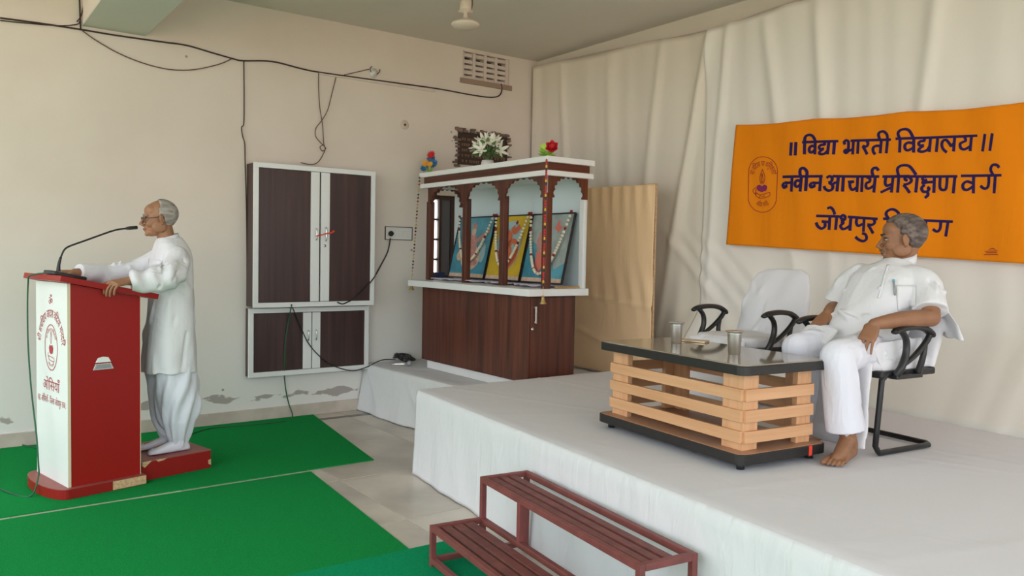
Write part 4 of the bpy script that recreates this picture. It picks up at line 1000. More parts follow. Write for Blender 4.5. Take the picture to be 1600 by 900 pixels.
def front_at(px, py, off=.0):
    d = ray(px, py); q = fq + fpn * off; return CAM + d * (((q - CAM) @ fpn) / (d @ fpn))
cg = [MX + RZ @ V(.17, .13, topz(.17) + .008), MX + RZ @ V(.24, .0, topz(.24) + .008)] + [front_at(x, y) for x, y in ((47, 431), (44, 442), (43, 480), (44, 540), (49, 610), (57, 680), (60, 725), (60, 745))] + [at_z(48, 775, .013), at_z(15, 770, .013), at_z(-15, 755, .013)]
o_ = MB().tube([p - cg[0] for p in cg], .005, 6, 5).build('cord', M_greenwire, smooth=True); o_.location = tuple(cg[0]); tag(o_, 'green cord hanging down the white front of the podium', 'cord')

# ================================================================== coffee table
TY = math.radians(-6)
tb = thing('coffee_table', 'low coffee table with dark glass top and slatted beech sides', 'table', (2.19, 4.25, STAGE), TY)
LX, LY = .555, 1.035
def board(z0, z1, name, m, rx=LX, ry=LY, par=None, c=.04, bevel=.003):
    p = []
    for sx, sy in ((1, 1), (-1, 1), (-1, -1), (1, -1)):
        for a in np.linspace(0, PI / 2, 5):
            q = a + {(1, 1): 0, (-1, 1): PI / 2, (-1, -1): PI, (1, -1): 1.5 * PI}[(sx, sy)]
            p.append((sx * (rx / 2 - c) + c * math.cos(q), sy * (ry / 2 - c) + c * math.sin(q)))
    return MB().prism(p, (0, 0, z0), (1, 0, 0), (0, 1, 0), (0, 0, 1), z1 - z0).build(name, m, par or tb, bevel=bevel)
bb = board(.030, .074, 'bottom_edging', M_edge); board(.074, .077, 'bottom_board', M_beechboard, LX - .012, LY - .012)
board(.415, .455, 'top_edging', M_edge); board(.455, .461, 'glass_top', M_glass_top, LX - .016, LY - .016, bevel=.001)
MB().box((-LX / 2 + .12, LY / 2 - .0, .052), (.02, .004, .045)).build('orange_tape', M_redribbon, tb)
PXT, PYT = .20, .40
for sx in (1, -1):
    for sy in (1, -1):
        MB().box((sx * PXT, sy * PYT, .246), (.03, .125, .338)).box((sx * (PXT - .045), sy * (PYT + .047), .246), (.06, .03, .337)).build('leg', M_beechV, tb, bevel=.0015)
        MB().lathe([(0, 0), (.018, 0), (.018, .02), (.012, .031), (0, .031)], (sx * .22, sy * .46, 0), 12).build('castor', M_black, tb, smooth=True)
for z in (.138, .230, .322):
    for sx in (1, -1): MB().box((sx * (PXT + .024), 0, z), (.018, .93, .052)).build('slat', M_beech, tb, bevel=.0015)
    for sy in (1, -1): MB().box((0, sy * (PYT + .072), z), (.43, .018, .052)).build('slat', M_beech, tb, bevel=.0015)
TZ = STAGE + .461
def tumbler(px, py, label):
    p = at_z(px, py, TZ); t = thing('steel_tumbler', label, 'tumbler', (p[0], p[1], TZ), 0, 'steel tumblers on the coffee table')
    MB().lathe([(0, 0), (.026, 0), (.028, .003), (.034, .098), (.0345, .10), (.033, .10), (.026, .01), (0, .008)], n=28).build('cup', M_steel, t, smooth=True)
    MB().lathe([(0, .1005), (.03, .1005), (.044, .108), (.045, .110), (.03, .104), (0, .104)], n=28).build('saucer_lid', M_steel, t, smooth=True)
tumbler(1057, 536, 'steel tumbler with lid at the far end of the coffee table')
tumbler(1147, 553, 'steel tumbler with lid in the middle of the coffee table')
pp = at_z(1084, 534, TZ)
ph = thing('phone', 'gold mobile phone lying on the coffee table between tumblers', 'phone', (pp[0], pp[1], TZ), math.radians(20))
MB().span((-.037, -.075, 0), (.037, .075, .010)).build('body', M_gold, ph, bevel=.003); MB().span((-.034, -.066, .0098), (.034, .066, .0108)).build('screen', M_artcream, ph)

# ================================================================== red metal steps
bnc = thing('step_bench', 'oxide red two-tier metal step bench in front of the stage', 'step bench', (3.075, 4.27, 0.013), math.radians(-7.0))
q = .026; HU, HL = .395, .195
UX0, UX1, LXX = -.122, .122, .385
YA, YB = -.572, .648
def bar(a, b, nm, m=M_rust, w=q):
    a, b = V(*a), V(*b); return MB().span(np.minimum(a, b) - V(w, w, w) / 2 * (np.abs(b - a) < 1e-6), np.maximum(a, b) + V(w, w, w) / 2 * (np.abs(b - a) < 1e-6)).build(nm, m, bnc, bevel=.002)
for y in (YA, YB):
    for x, h in ((UX0, HU), (UX1, HU), (LXX, HL)): bar((x, y, 0), (x, y, h), 'leg')
    bar((UX0 + .013, y, HU - .013), (UX1 - .013, y, HU - .013), 'end_rail'); bar((UX1 + .013, y, HL - .013), (LXX - .013, y, HL - .013), 'end_rail'); bar((UX0 + .013, y, .03), (LXX - .013, y, .03), 'base_rail')
for x, z in ((UX0, HU - .013), (UX1, HU - .013), (LXX, HL - .013), (UX1, HL - .013), (LXX, .03)): bar((x, YA + .013, z), (x, YB - .013, z), 'long_rail')
bar((UX1, -.205, HL), (UX1, -.205, HU - .026), 'brace')
for k, x in enumerate((-.028, .026, .078)): MB().span((x - .019, YA + .013, HU - .022), (x + .019, YB - .013, HU - .006)).build('slat', M_rustslat, bnc, bevel=.002)
for k, x in enumerate((.205, .266, .328)): MB().span((x - .023, YA + .013, HL - .022), (x + .023, YB - .013, HL - .006)).build('slat', M_rustslat, bnc, bevel=.002)

# ================================================================== chairs with white covers
def sring(c, ax, ay, a, b, n=28, e=2.6):
    c, ax, ay = V(*c), V(*ax), V(*ay); out = []
    for k in range(n):
        t = 2 * PI * k / n; cs, sn = math.cos(t), math.sin(t)
        out.append(c + ax * a * math.copysign(abs(cs) ** (2 / e), cs) + ay * b * math.copysign(abs(sn) ** (2 / e), sn))
    return out
def wob(a, f1, f2, f3):
    """soft pseudo-random folds"""
    def g(co, no):
        x, y, z = co[:, 0], co[:, 1], co[:, 2]
        w = np.sin(x * f1 + 2.1 * np.sin(z * 5.0) + 1.3 * y * f1) + np.sin(y * f2 - 1.7 * np.sin(x * 7 + z * 4) + z * f3) + .6 * np.sin((x + y) * f2 * 1.7 + z * f3 * 1.9 + 2 * np.sin(z * 11))
        return a * w / 2.6
    return g
def creases(segs, seed=0):
    """sharp little cloth folds: ridges along short line segments (p0, p1, width, height)"""
    def g(co, no):
        out = np.zeros(len(co))
        for p0, p1, w, a in segs:
            p0 = V(*p0); d = V(*p1) - p0; L2 = d @ d + 1e-9; t = np.clip(((co - p0) @ d) / L2, 0, 1)
            q = co - p0 - t[:, None] * d; r2 = (q * q).sum(1); out += 2.3 * a * np.exp(-r2 / (w * w)) * (1 - .5 * (2 * t - 1) ** 4)
        return out
    return g
def scatter(lo, hi, dirs, L, n, seed, w=.011, a=.006):
    r = random.Random(seed); out = []
    for k in range(n):
        c = V(*[r.uniform(x, y) for x, y in zip(lo, hi)]); d = nrm(V(*dirs[r.randrange(len(dirs))]) + V(r.uniform(-.25, .25), r.uniform(-.25, .25), r.uniform(-.25, .25))); l = L * r.uniform(.5, 1.2) / 2
        out.append((c - d * l, c + d * l, w * r.uniform(.8, 1.4), a * r.choice((1, 1, -1)) * r.uniform(.6, 1.2)))
    return out
def addf(*fs): return lambda c, n: sum(f(c, n) for f in fs)
def chair(label, loc, yaw, tail, skirt_w):
    t = thing('visitor_chair', label, 'chair', loc, yaw, 'visitor chairs on the stage')
    W = .235
    fr = [(.02, W, .385), (.15, W, .385), (.185, W, .36), (.215, W, .05), (.185, W, .014), (-.20, W, .014), (-.23, W - .03, .014), (-.23, -W + .03, .014), (-.20, -W, .014), (.185, -W, .014), (.215, -W, .05), (.185, -W, .36), (.15, -W, .385), (.02, -W, .385)]
    P = []
    for a, b in zip(fr[:-1], fr[1:]):
        a, b = V(*a), V(*b)
        for s_ in np.linspace(0, 1, 5)[:-1]: P.append(a + (b - a) * s_)
    P.append(V(*fr[-1]))
    MB().tube(P, .0135, 10, flat=(1, 1)).build('frame', M_blackmetal, t, smooth=True)
    MB().span((-.22, -.245, .365), (.20, .245, .40)).build('seat_pan', M_black, t, bevel=.01)
    for s_ in (1, -1):
        y = s_ * .275
        a = MB().tube([(.165, y, .585), (.12, y, .60), (.03, y, .607), (-.06, y, .598), (-.115, y, .572), (-.13, y, .556)], [.014, .021, .021, .021, .019, .012], 10, 5, flat=(1.35, .72)).build('armrest', M_black, t, smooth=True)
        MB().tube([(.115, y, .592), (.075, y, .55), (.07, y, .49), (.10, y, .42), (.115, y * .93, .378)], [.015, .015, .016, .017, .018], 10, 5, flat=(1.1, .9)).build('arm_strut', M_black, a, smooth=True)
        MB().tube([(-.115, y, .575), (-.085, y, .535), (-.02, y, .485), (.05, y, .445), (.085, y, .43)], [.014, .015, .014, .012, .01], 10, 5).build('arm_strut', M_black, a, smooth=True)
        MB().tube([(-.075, y, .528), (-.062, y, .46), (-.055, y * .93, .378)], [.013, .014, .017], 10, 5).build('arm_strut', M_black, a, smooth=True)
        MB().box((.03, s_ * .25, .372), (.20, .05, .02)).build('arm_bracket', M_black, a, bevel=.004)
    mb = MB(); rec = .32                                  # backrest leans back
    rows = [(.40, .25, .035), (.52, .255, .035), (.66, .245, .033), (.76, .225, .03), (.82, .19, .027), (.85, .13, .02)]
    mb.rings([sring((-.195 - (z - .40) * rec, 0, z), (1, 0, rec * .2), (0, 1, 0), d, w, 32, 3.2) for z, w, d in rows])
    mb.rings([sring((0.0, 0, z), (1, 0, 0), (0, 1, 0), a, b, 32, 4) for z, a, b in ((.395, .235, .232), (.43, .24, .235), (.455, .232, .23))])
    sk = [(z, f) for z, f in ((.44, 0), (.30, .02), (.16, .03), (.04, .045))]
    y0, y1 = skirt_w
    mb.rings([sring((.242 + f, (y0 + y1) / 2, z), (1, 0, 0), (0, 1, 0), .014, (y1 - y0) / 2 * (1 + f), 32, 4) for z, f in sk])
    if tail:
        mb.rings([sring((-.24 - q_[0], .10 + q_[1], q_[2]), (.6, .8, 0), (.8, -.6, 0), .10 + q_[3], .014, 28, 3) for q_ in ((0, .0, .84, -.06), (.04, .08, .72, 0), (.06, .13, .62, .05), (.065, .15, .54, .065))])
    organic(mb, 'cloth_cover', M_sheet, t, .0085, 6, addf(wob(.006, 26, 21, 9), creases(scatter((-.36, -.25, .42), (-.15, .25, .84), [(.1, .3, 1), (.1, -.4, 1)], .26, 18, 15, .014, .006) + scatter((.2, -.24, .05), (.3, .24, .44), [(0, .1, 1), (0, -.2, 1)], .25, 14, 16, .014, .008))))
    return t
CH1 = (1.5, 4.68, STAGE); YW = math.radians(-6)
chair('white-covered visitor chair with black arms, occupied by the seated man', CH1, YW, True, (-.24, .225))
chair('empty white-covered visitor chair with black arms behind the coffee table', (1.30, 3.80, STAGE), math.radians(-4), False, (-.22, .22))

# ================================================================== people
def Rypr(yaw, pitch=0, roll=0):
    cy, sy, cp, sp, cr, sr = math.cos(yaw), math.sin(yaw), math.cos(pitch), math.sin(pitch), math.cos(roll), math.sin(roll)
    return np.array([[cy, -sy, 0], [sy, cy, 0], [0, 0, 1]]) @ np.array([[cp, 0, sp], [0, 1, 0], [-sp, 0, cp]]) @ np.array([[1, 0, 0], [0, cr, -sr], [0, sr, cr]])
def head_shapes(mb, C, R, k=1.0, neck=None):
    P = lambda x, y, z: V(*C) + R @ (V(x, y, z) * k)
    E = lambda c, r, rr=None: mb.ball(P(*c), V(*r) * k, 20, 14, R if rr is None else R @ rr)
    E((-.014, 0, .034), (.097, .076, .086)); E((.028, 0, .0), (.066, .066, .088)); E((.036, 0, -.055), (.052, .054, .058)); E((.05, 0, -.085), (.040, .042, .030)); E((.078, 0, -.098), (.016, .020, .015))
    E((.040, 0, .050), (.050, .062, .048))
    for s in (1, -1):
        E((.078, s * .028, .020), (.016, .026, .009)); E((.058, s * .036, -.028), (.030, .026, .032)); E((.01, s * .056, -.055), (.045, .016, .036))
        e = Rypr(s * .45, 0.25, s * -.12)
        E((-.004, s * .080, -.006), (.019, .007, .033), e); E((-.004, s * .077, -.030), (.010, .007, .012)); E((-.010, s * .074, -.006), (.012, .010, .022))
    mb.tube([P(.083, 0, .018), P(.098, 0, -.006), P(.112, 0, -.030), P(.113, 0, -.038)], [.0075 * k, .009 * k, .0125 * k, .011 * k], 10, 3)
    for s in (1, -1): E((.101, s * .0125, -.039), (.011, .009, .009))
    E((.084, 0, -.052), (.012, .024, .012)); E((.091, 0, -.0625), (.0105, .022, .0065)); E((.089, 0, -.0745), (.0105, .019, .007)); E((.078, 0, -.086), (.012, .022, .01))
    if neck is not None: mb.limb([P(-.022, 0, -.05), (P(-.03, 0, -.10) + V(*neck)) / 2, V(*neck)], [.054 * k, .055 * k, .066 * k])
    return P
def face_parts(parent, C, R, k, hair_m, style):
    P = lambda x, y, z: V(*C) + R @ (V(x, y, z) * k)
    for s in (1, -1):
        e = MB().ball(P(.0765, s * .031, .001), V(.0115, .0145, .0058) * k, 14, 10, R @ Rypr(s * .3)).build('eye', M_eyew, parent, smooth=True)
        MB().ball(P(.0865, s * .0305, .0005), V(.0035, .0062, .0050) * k, 12, 8, R).build('iris', M_eyeb, e, smooth=True)
        MB().tube([P(.086, s * .015, .0085), P(.088, s * .030, .0115), P(.080, s * .047, .006)], .0028 * k, 6, 3).build('eyelid', M_brow, e, smooth=True)
        MB().tube([P(.094, s * .012, .024), P(.093, s * .028, .029), P(.080, s * .048, .024)], [.003 * k, .0042 * k, .002 * k], 6, 3, flat=(1, 1.2)).build('eyebrow', M_brow if style == 'full' else M_hair2, parent, smooth=True)
    MB().tube([P(.091, -.021, -.0685), P(.1005, 0, -.068), P(.091, .021, -.0685)], [.0015 * k, .0032 * k, .0015 * k], 6, 4).build('mouth', M_lip, parent, smooth=True)
    if style == 'full':
        MB().tube([P(.090, -.026, -.060), P(.1015, -.010, -.053), P(.1035, 0, -.0515), P(.1015, .010, -.053), P(.090, .026, -.060)], [.003 * k, .0052 * k, .005 * k, .0052 * k, .003 * k], 8, 4).build('moustache', M_hair1, parent, smooth=True)
    # hair: a shell over the skull ending along a hairline
    nu, nv = 72, 46; idx = {}; vs = []; fs = []
    cen = V(-.014, 0, .034); rad = V(.097, .076, .086)
    def keep(d, y, z, x):
        ay = abs(y)
        if style == 'full':
            front = .060 - .55 * max(0, .055 - ay) * 0 - .30 * max(0, ay - .035)
            if z > .085: return x < .052 + .02 * math.sin(ay * 60) - .25 * ay
            if z > .045: return x < .052 - (.085 - z) * .55 - .15 * ay
            if z > .005: return x < .018 - .02 * (z < .02)
            return x < -.016 - .25 * max(0, -z) and z > -.062
        else:
            if z > .07: return x < .006 - .1 * ay
            if z > .02: return x < .012
            return x < -.014 - .25 * max(0, -z) and z > -.058
    thick = .013 if style == 'full' else .010
    grid = {}
    for j in range(nv + 1):
        th_ = PI * j / nv
        for i in range(nu):
            ph_ = 2 * PI * i / nu; d = V(math.sin(th_) * math.cos(ph_), math.sin(th_) * math.sin(ph_), math.cos(th_))
            p = cen + rad * d
            if p[2] < -.02: p = p + V(-.012 * min(1, (-.02 - p[2]) / .03), 0, 0)
            nz = .5 + .5 * math.sin(ph_ * 9 + 5 * math.sin(th_ * 7)) * .5 + .25 * math.sin(ph_ * 23 + th_ * 31)
            grid[i, j] = (p, d, thick * (.92 + .10 * nz))
    kept = set()
    for j in range(nv):
        for i in range(nu):
            q = [grid[i, j], grid[(i + 1) % nu, j], grid[(i + 1) % nu, j + 1], grid[i, j + 1]]; m_ = sum(a[0] for a in q) / 4; dd = nrm(sum(a[1] for a in q))
            if keep(dd, m_[1], m_[2], m_[0]): kept.add((i, j))
    cnt = {}
    for (i, j) in kept:
        for c in ((i, j), ((i + 1) % nu, j), ((i + 1) % nu, j + 1), (i, j + 1)): cnt[c] = cnt.get(c, 0) + 1
    for c, n in cnt.items():
        p, d, t = grid[c]; edge = n < 4 and 0 < c[1] < nv
        idx[c] = len(vs); vs.append(P(*(p + d * (t if not edge else .0015))))
    for (i, j) in kept: fs.append(tuple(idx[c] for c in ((i, j), ((i + 1) % nu, j), ((i + 1) % nu, j + 1), (i, j + 1))))
    h = MB(); h.add(vs, fs); ob = h.build('hair', hair_m, parent, smooth=True)
    s_ = ob.modifiers.new('sub', 'SUBSURF'); s_.levels = 1; s_.render_levels = 1
    return P
def hand(mb, W, f, n, s, curl=(.2, .35, .35), k=1.0, spread=.10, thumb=(.62, .72, -.25)):
    """palm and five jointed fingers. W wrist, f pointing along the hand, n out of its back, s towards the thumb"""
    W = V(*W); f = nrm(f); n = nrm(V(*n) - f * (V(*n) @ f)); s0 = np.cross(n, f); s = s0 if s0 @ V(*s) > 0 else -s0
    R = np.array([f, s, n]).T
    sec = [(-.01, .026, .019), (.015, .030, .0175), (.05, .039, .0155), (.082, .041, .0135), (.096, .038, .011)]
    mb.rings([sring(W + f * a * k, s, n, b * k, c * k, 22, 2.6) for a, b, c in sec])
    for off, L, r in ((.0315, .072, .0078), (.0105, .081, .0080), (-.0105, .076, .0078), (-.0310, .060, .0069)):
        p = W + (f * .088 + s * off) * k; d = nrm(f + s * off * (3.0 + 8 * spread)); ang = 0; pts = [p]
        for c_, sg in zip(curl, (.46, .30, .24)):
            ang += c_; dd = d * math.cos(ang) - n * math.sin(ang); p = p + dd * L * sg * k; pts.append(p)
        mb.limb(pts, [r * k * 1.08, r * k, r * k * .95, r * k * .82], 10)
    p = W + (f * .022 + s * .026 - n * .004) * k; d = nrm(f * thumb[0] + s * thumb[1] + n * thumb[2]); p2 = p + d * .042 * k; d2 = nrm(d + f * .45); p3 = p2 + d2 * .034 * k; p4 = p3 + nrm(d2 - n * .2) * .026 * k
    mb.limb([p, p2, p3, p4], [.0165 * k, .0125 * k, .011 * k, .009 * k], 10)
def bvh(ob):
    from mathutils.bvhtree import BVHTree
    me = ob.data; mw = ob.matrix_world
    return BVHTree.FromPolygons([v.co.copy() for v in me.vertices], [tuple(p.vertices) for p in me.polygons])
def on_surface(tree, root, px, py, lift=.003):
    """first point of the surface seen along a pixel's direction, in the thing's local space"""
    mi = (Matrix.Translation(root.location) @ Matrix.Rotation(root.rotation_euler.z, 4, 'Z')).inverted()
    o = mi @ Vector(CAM); d = (mi.to_3x3() @ Vector(ray(px, py))).normalized(); h = tree.ray_cast(o, d)
    return None if h[0] is None else V(*(h[0] + h[1] * lift))
def patch(tree, root, quad, name, m, nu=8, nv=8, lift=.004, solid=.002):
    q = [V(*p) for p in quad]; mb = MB(); ok = True
    def fn(i, j):
        p = (q[0] * (1 - i) + q[1] * i) * (1 - j) + (q[3] * (1 - i) + q[2] * i) * j; r = on_surface(tree, root, p[0], p[1], lift); return r if r is not None else V(0, 0, .6)
    return mb.grid(fn, nu, nv).build(name, m, root, smooth=True, solid=solid, fix=False)

# ---- seated man ------------------------------------------------------------
sit = thing('person', 'seated man in a white short-sleeved kurta and trousers on the covered chair', 'person', CH1, YW)
HC = (-.228, .03, 1.028); HR = Rypr(math.radians(-46), math.radians(4))
mb = MB(); head_shapes(mb, HC, HR, 1.0, (-.205, .02, .86))
mb.ball((0.0, 0, .50), (.13, .15, .09)); mb.limb([(0, 0, .50), (-.09, 0, .65), (-.165, .01, .80)], [.11, .11, .12])
mb.limb([(-.17, .0, .82), (-.17, .15, .845)], [.08, .05]); mb.limb([(-.17, .0, .82), (-.16, -.15, .835)], [.08, .05])
mb.limb([(-.17, .18, .83), (-.125, .25, .735), (-.075, .300, .650)], [.05, .046, .042]); mb.limb([(-.075, .300, .650), (.09, .262, .642), (.245, .228, .624)], [.042, .041, .026])
hand(mb, (.245, .228, .624), (.60, .0, -.80), (.85, .30, .6), (0, -1, 0), (.22, .22, .12), 1.0, .12, (.95, .2, -.4))
mb.limb([(-.16, -.18, .82), (-.15, -.235, .73), (-.13, -.255, .665)], [.05, .046, .042]); mb.limb([(-.13, -.255, .665), (-.03, -.215, .655), (.055, -.175, .640)], [.042, .040, .029])
hand(mb, (.055, -.175, .640), (.80, .0, -.60), (.6, .1, .8), (0, 1, 0), (.15, .35, .3), 1.05)
mb.limb([(.03, .09, .48), (.24, .135, .485), (.43, .178, .465)], [.075, .07, .055]); mb.limb([(.43, .178, .465), (.40, .19, .25), (.362, .197, .10)], [.052, .048, .036])
mb.limb([(.03, -.09, .48), (.20, -.10, .485), (.335, -.115, .465)], [.075, .07, .055]); mb.limb([(.335, -.115, .465), (.27, -.12, .25), (.19, -.12, .10)], [.052, .048, .036])
def bare_foot(mb, ank, heel, fd, side):
    fd = nrm(V(*fd, 0)); sd = V(-fd[1], fd[0], 0) * side; H = V(*heel, 0); A = V(*ank)
    mb.limb([A, A * .45 + (H + V(0, 0, .035)) * .55, H + V(0, 0, .030)], [.036, .036, .028]); mb.limb([A + V(0, 0, -.01), H + fd * .12 + V(0, 0, .042), H + fd * .175 + V(0, 0, .026)], [.036, .033, .022])
    mb.rings([sring(H + fd * a + V(0, 0, h / 2 + .002), sd, V(0, 0, 1), w, h / 2, 20, 2.4) for a, w, h in ((-.02, .022, .04), (.03, .030, .05), (.09, .036, .05), (.14, .044, .042), (.172, .049, .030), (.183, .046, .022))])
    for off, L, r in ((.035, .055, .0120), (.0125, .054, .0080), (-.0065, .049, .0076), (-.0245, .041, .0072), (-.041, .032, .0068)):
        p = H + fd * .182 + sd * off; mb.limb([p + V(0, 0, .020), p + fd * L * .55 + V(0, 0, .019), p + fd * L + V(0, 0, r + .001)], [r, r, r * .95], 10)
bare_foot(mb, (.362, .197, .10), (.325, .190), (.23, .066), -1)
bare_foot(mb, (.19, -.12, .10), (.155, -.115), (.98, -.1), 1)
organic(mb, 'body', M_skin1, sit, .0035, 3)
face_parts(sit, HC, HR, 1.0, M_hair1, 'full')
mb = MB(); tl_ = math.radians(24); fa = (math.cos(tl_), 0, math.sin(tl_))
mb.rings([sring(c, fa if c[2] < .88 else (.97, 0, .25), (0, 1, 0), d, w, 32, 2.3) for c, d, w in (((.06, 0, .46), .135, .185), ((.005, 0, .53), .152, .188), ((-.05, 0, .62), .150, .186), ((-.105, .005, .72), .140, .19), ((-.15, .01, .80), .128, .197), ((-.178, .015, .855), .102, .172), ((-.195, .02, .893), .078, .108), ((-.208, .025, .915), .064, .070))])
mb.ball((-.165, .14, .835), .07); mb.tube([(-.165, .135, .84), (-.165, .195, .81), (-.135, .245, .745), (-.096, .282, .678)], [.066, .072, .074, .080], 24, 5); mb.ball((-.15, -.14, .83), .068); mb.tube([(-.15, -.135, .835), (-.145, -.19, .80), (-.13, -.228, .735), (-.11, -.25, .675)], [.066, .070, .072, .076], 24, 5)
mb.rings([sring((x, y, z), (1, 0, .0), (0, 1, 0), a, b, 28, 3) for x, y, z, a, b in ((.07, 0, .455, .14, .17), (.09, 0, .49, .15, .175), (.08, 0, .525, .13, .16), (.04, 0, .55, .10, .14))])
mb.rings([sring((.235 + a * .04, -.10, .535 - a * .035), (.4, 0, 1), (0, 1, 0), .018, .095, 20, 3) for a in (-1, 0, 1)])
mb.prism([(-.14, .55), (.20, .535), (.235, .50), (.12, .345), (.02, .40), (-.14, .42)], (0, .205, 0), (1, 0, 0), (0, 0, 1), (0, 1, 0), .018)
FS = scatter((-.05, -.17, .52), (.12, .17, .66), [(.2, 1, .1), (.1, 1, -.3), (.1, 1, .4)], .17, 26, 3, .010, .0065) + scatter((-.12, -.16, .66), (-.0, .16, .84), [(.2, .7, .7), (.2, -.7, .6), (.3, .2, 1)], .15, 18, 4, .011, .005) + scatter((-.2, .17, .69), (-.06, .34, .82), [(.4, .5, -.7), (.2, -.4, -.9)], .10, 14, 5, .010, .006) + scatter((-.2, -.32, .69), (-.05, -.18, .82), [(.3, -.4, -.8)], .10, 12, 6, .010, .006) + scatter((-.1, .19, .38), (.2, .24, .54), [(.8, 0, -.6), (.5, 0, -1)], .16, 8, 7, .010, .006)
kurta = organic(mb, 'kurta', M_kurta, sit, .0058, 5, addf(wob(.005, 24, 30, 22), creases(FS)))
mb = MB()
for side, hp_, kn, hm in ((1, (.02, .095, .475), (.435, .182, .472), (.385, .200, .135)), (-1, (.02, -.095, .475), (.345, -.115, .475), (.22, -.12, .12))):
    hp_, kn, hm = V(*hp_), V(*kn), V(*hm); mb.limb([hp_, hp_ * .5 + kn * .5 + V(0, 0, .012), kn], [.098, .088, .080])
    mb.tube([kn + V(0, 0, -.0), kn * .7 + hm * .3, kn * .35 + hm * .65, hm], [.080, .080, .081, .086], 20)
mb.ball((0, 0, .47), (.15, .19, .09))
TS = scatter((.02, .03, .44), (.40, .26, .58), [(1, .2, .0), (1, .5, -.15), (.8, -.4, .1)], .18, 24, 8, .011, .0065) + scatter((.02, -.22, .44), (.36, -.02, .58), [(1, 0, .0), (1, -.4, -.1)], .18, 18, 9, .011, .006) + scatter((.32, .10, .14), (.47, .28, .44), [(0, 0, 1), (.15, .05, 1), (-.2, .1, 1)], .26, 16, 10, .012, .006)
organic(mb, 'trousers', M_trouser, sit, .0058, 5, addf(wob(.005, 30, 26, 12), creases(TS)))
# stand collar, pocket, pen, placket
mb = MB(); nk = V(-.214, .028, .0); 
mb.rings([[nk + V(math.cos(a) * r_ * .066 + z_ * -.25, math.sin(a) * r_ * .072, .908 + z_ - .022 * math.cos(a)) for a in np.linspace(.16, 2 * PI - .16, 36)] for r_, z_ in ((1.12, -.020), (1.10, .010), (1.05, .036))], cap=False)
mb.f = [f_ for f_ in mb.f if max(f_) - min(f_) < 60 and not ({min(f_) % 36, max(f_) % 36} == {0, 35})]
mb.build('collar', M_kurta, sit, smooth=True, solid=.004, fix=False)
kt = bvh(kurta)
patch(kt, sit, [(1400, 446), (1432, 446), (1431, 478), (1403, 487)], 'pocket', M_kurta, lift=.004, solid=.003)
pe = [on_surface(kt, sit, x, y, .010) for x, y in ((1396, 442), (1397.5, 462))]
if pe[0] is not None and pe[1] is not None:
    MB().tube(pe, .0045, 8).build('pen', M_greyplastic, sit, smooth=True); MB().tube([pe[0], pe[0] + (pe[0] - pe[1]) * .18], .0052, 8).build('pen_cap', mat('cyan_cap', (.05, .35, .48), .4), sit, smooth=True)
pl_ = [on_surface(kt, sit, x, y, .002) for x, y in ((1388, 414), (1383, 430), (1378, 448), (1373, 466))]
if all(p is not None for p in pl_): MB().tube(pl_, .004, 6, 4, flat=(1.6, .5)).build('placket', M_kurta, sit, smooth=True)

# ---- standing speaker --------------------------------------------------------
ST = (4.0, 1.23, .131)
spk = thing('person', 'standing man in a long white kurta and spectacles speaking at the podium', 'person', ST, 0)
HC = (.070, .02, 1.548); HR = Rypr(math.radians(-4), math.radians(3))
mb = MB(); head_shapes(mb, HC, HR, 1.0, (.015, .02, 1.36))
mb.limb([(0, .02, 1.28), (0, .02, 1.1), (0, .02, .85)], [.085, .10, .11])
mb.limb([(0, 0.02, 1.27), (-.005, .17, 1.285)], [.07, .045]); mb.limb([(0, .02, 1.27), (.0, -.15, 1.285)], [.07, .045])
LW, RW = (.315, .318, 1.152), (.545, -.105, 1.190)
mb.limb([(-.005, .18, 1.28), (.04, .28, 1.22), (.11, .335, 1.165)], [.048, .044, .040]); mb.limb([(.11, .335, 1.165), (.2, .33, 1.155), LW], [.04, .037, .027])
hand(mb, LW, (.80, .42, -.12), (-.05, .25, 1), (.6, -.7, 0), (.75, .55, .25), 1.1, .35)
mb.limb([(0, -.16, 1.30), (.15, -.22, 1.2), (.28, -.22, 1.15)], [.048, .044, .040]); mb.limb([(.28, -.22, 1.15), (.42, -.16, 1.18), RW], [.04, .037, .027])
hand(mb, RW, (.96, .12, .05), (0, 0, 1), (0, 1, 0), (.15, .2, .2), 1.0)
mb.limb([(-.01, .09, .85), (-.02, .08, .45), (-.05, .05, .07)], [.09, .06, .04]); mb.limb([(.0, -.07, .85), (.0, -.07, .45), (-.02, -.08, .07)], [.09, .06, .04])
mb.limb([(-.05, .05, .06), (.02, .055, .04), (.10, .06, .03)], [.036, .032, .02]); mb.limb([(-.02, -.08, .06), (.05, -.085, .04), (.13, -.09, .03)], [.036, .032, .02])
organic(mb, 'body', M_skin2, spk, .0035, 3)
Pf = face_parts(spk, HC, HR, 1.0, M_hair2, 'bald')
mb = MB()
mb.rings([sring((cx, .025, z), (1, 0, 0), (0, 1, 0), d, w, 36, 2.3) for z, cx, d, w in ((.545, .012, .168, .215), (.70, .008, .158, .208), (.90, .0, .142, .198), (1.08, -.003, .132, .196), (1.2, -.003, .128, .20), (1.29, -.004, .120, .190), (1.345, -.004, .108, .160), (1.385, .004, .094, .122), (1.412, .010, .082, .090), (1.425, .012, .076, .078))])
mb.limb([(-.01, .165, 1.295), (.01, .225, 1.25), (.06, .285, 1.195)], [.074, .080, .082]); mb.tube([(.03, .26, 1.22), (.09, .315, 1.175), (.18, .325, 1.155), (.30, .320, 1.150)], [.082, .086, .076, .062], 20, 4)
mb.limb([(.0, -.13, 1.305), (.12, -.20, 1.225), (.26, -.21, 1.175)], [.074, .076, .072]); mb.tube([(.20, -.21, 1.19), (.32, -.20, 1.175), (.43, -.16, 1.185), (.525, -.115, 1.192)], [.074, .070, .064, .055], 20, 4)
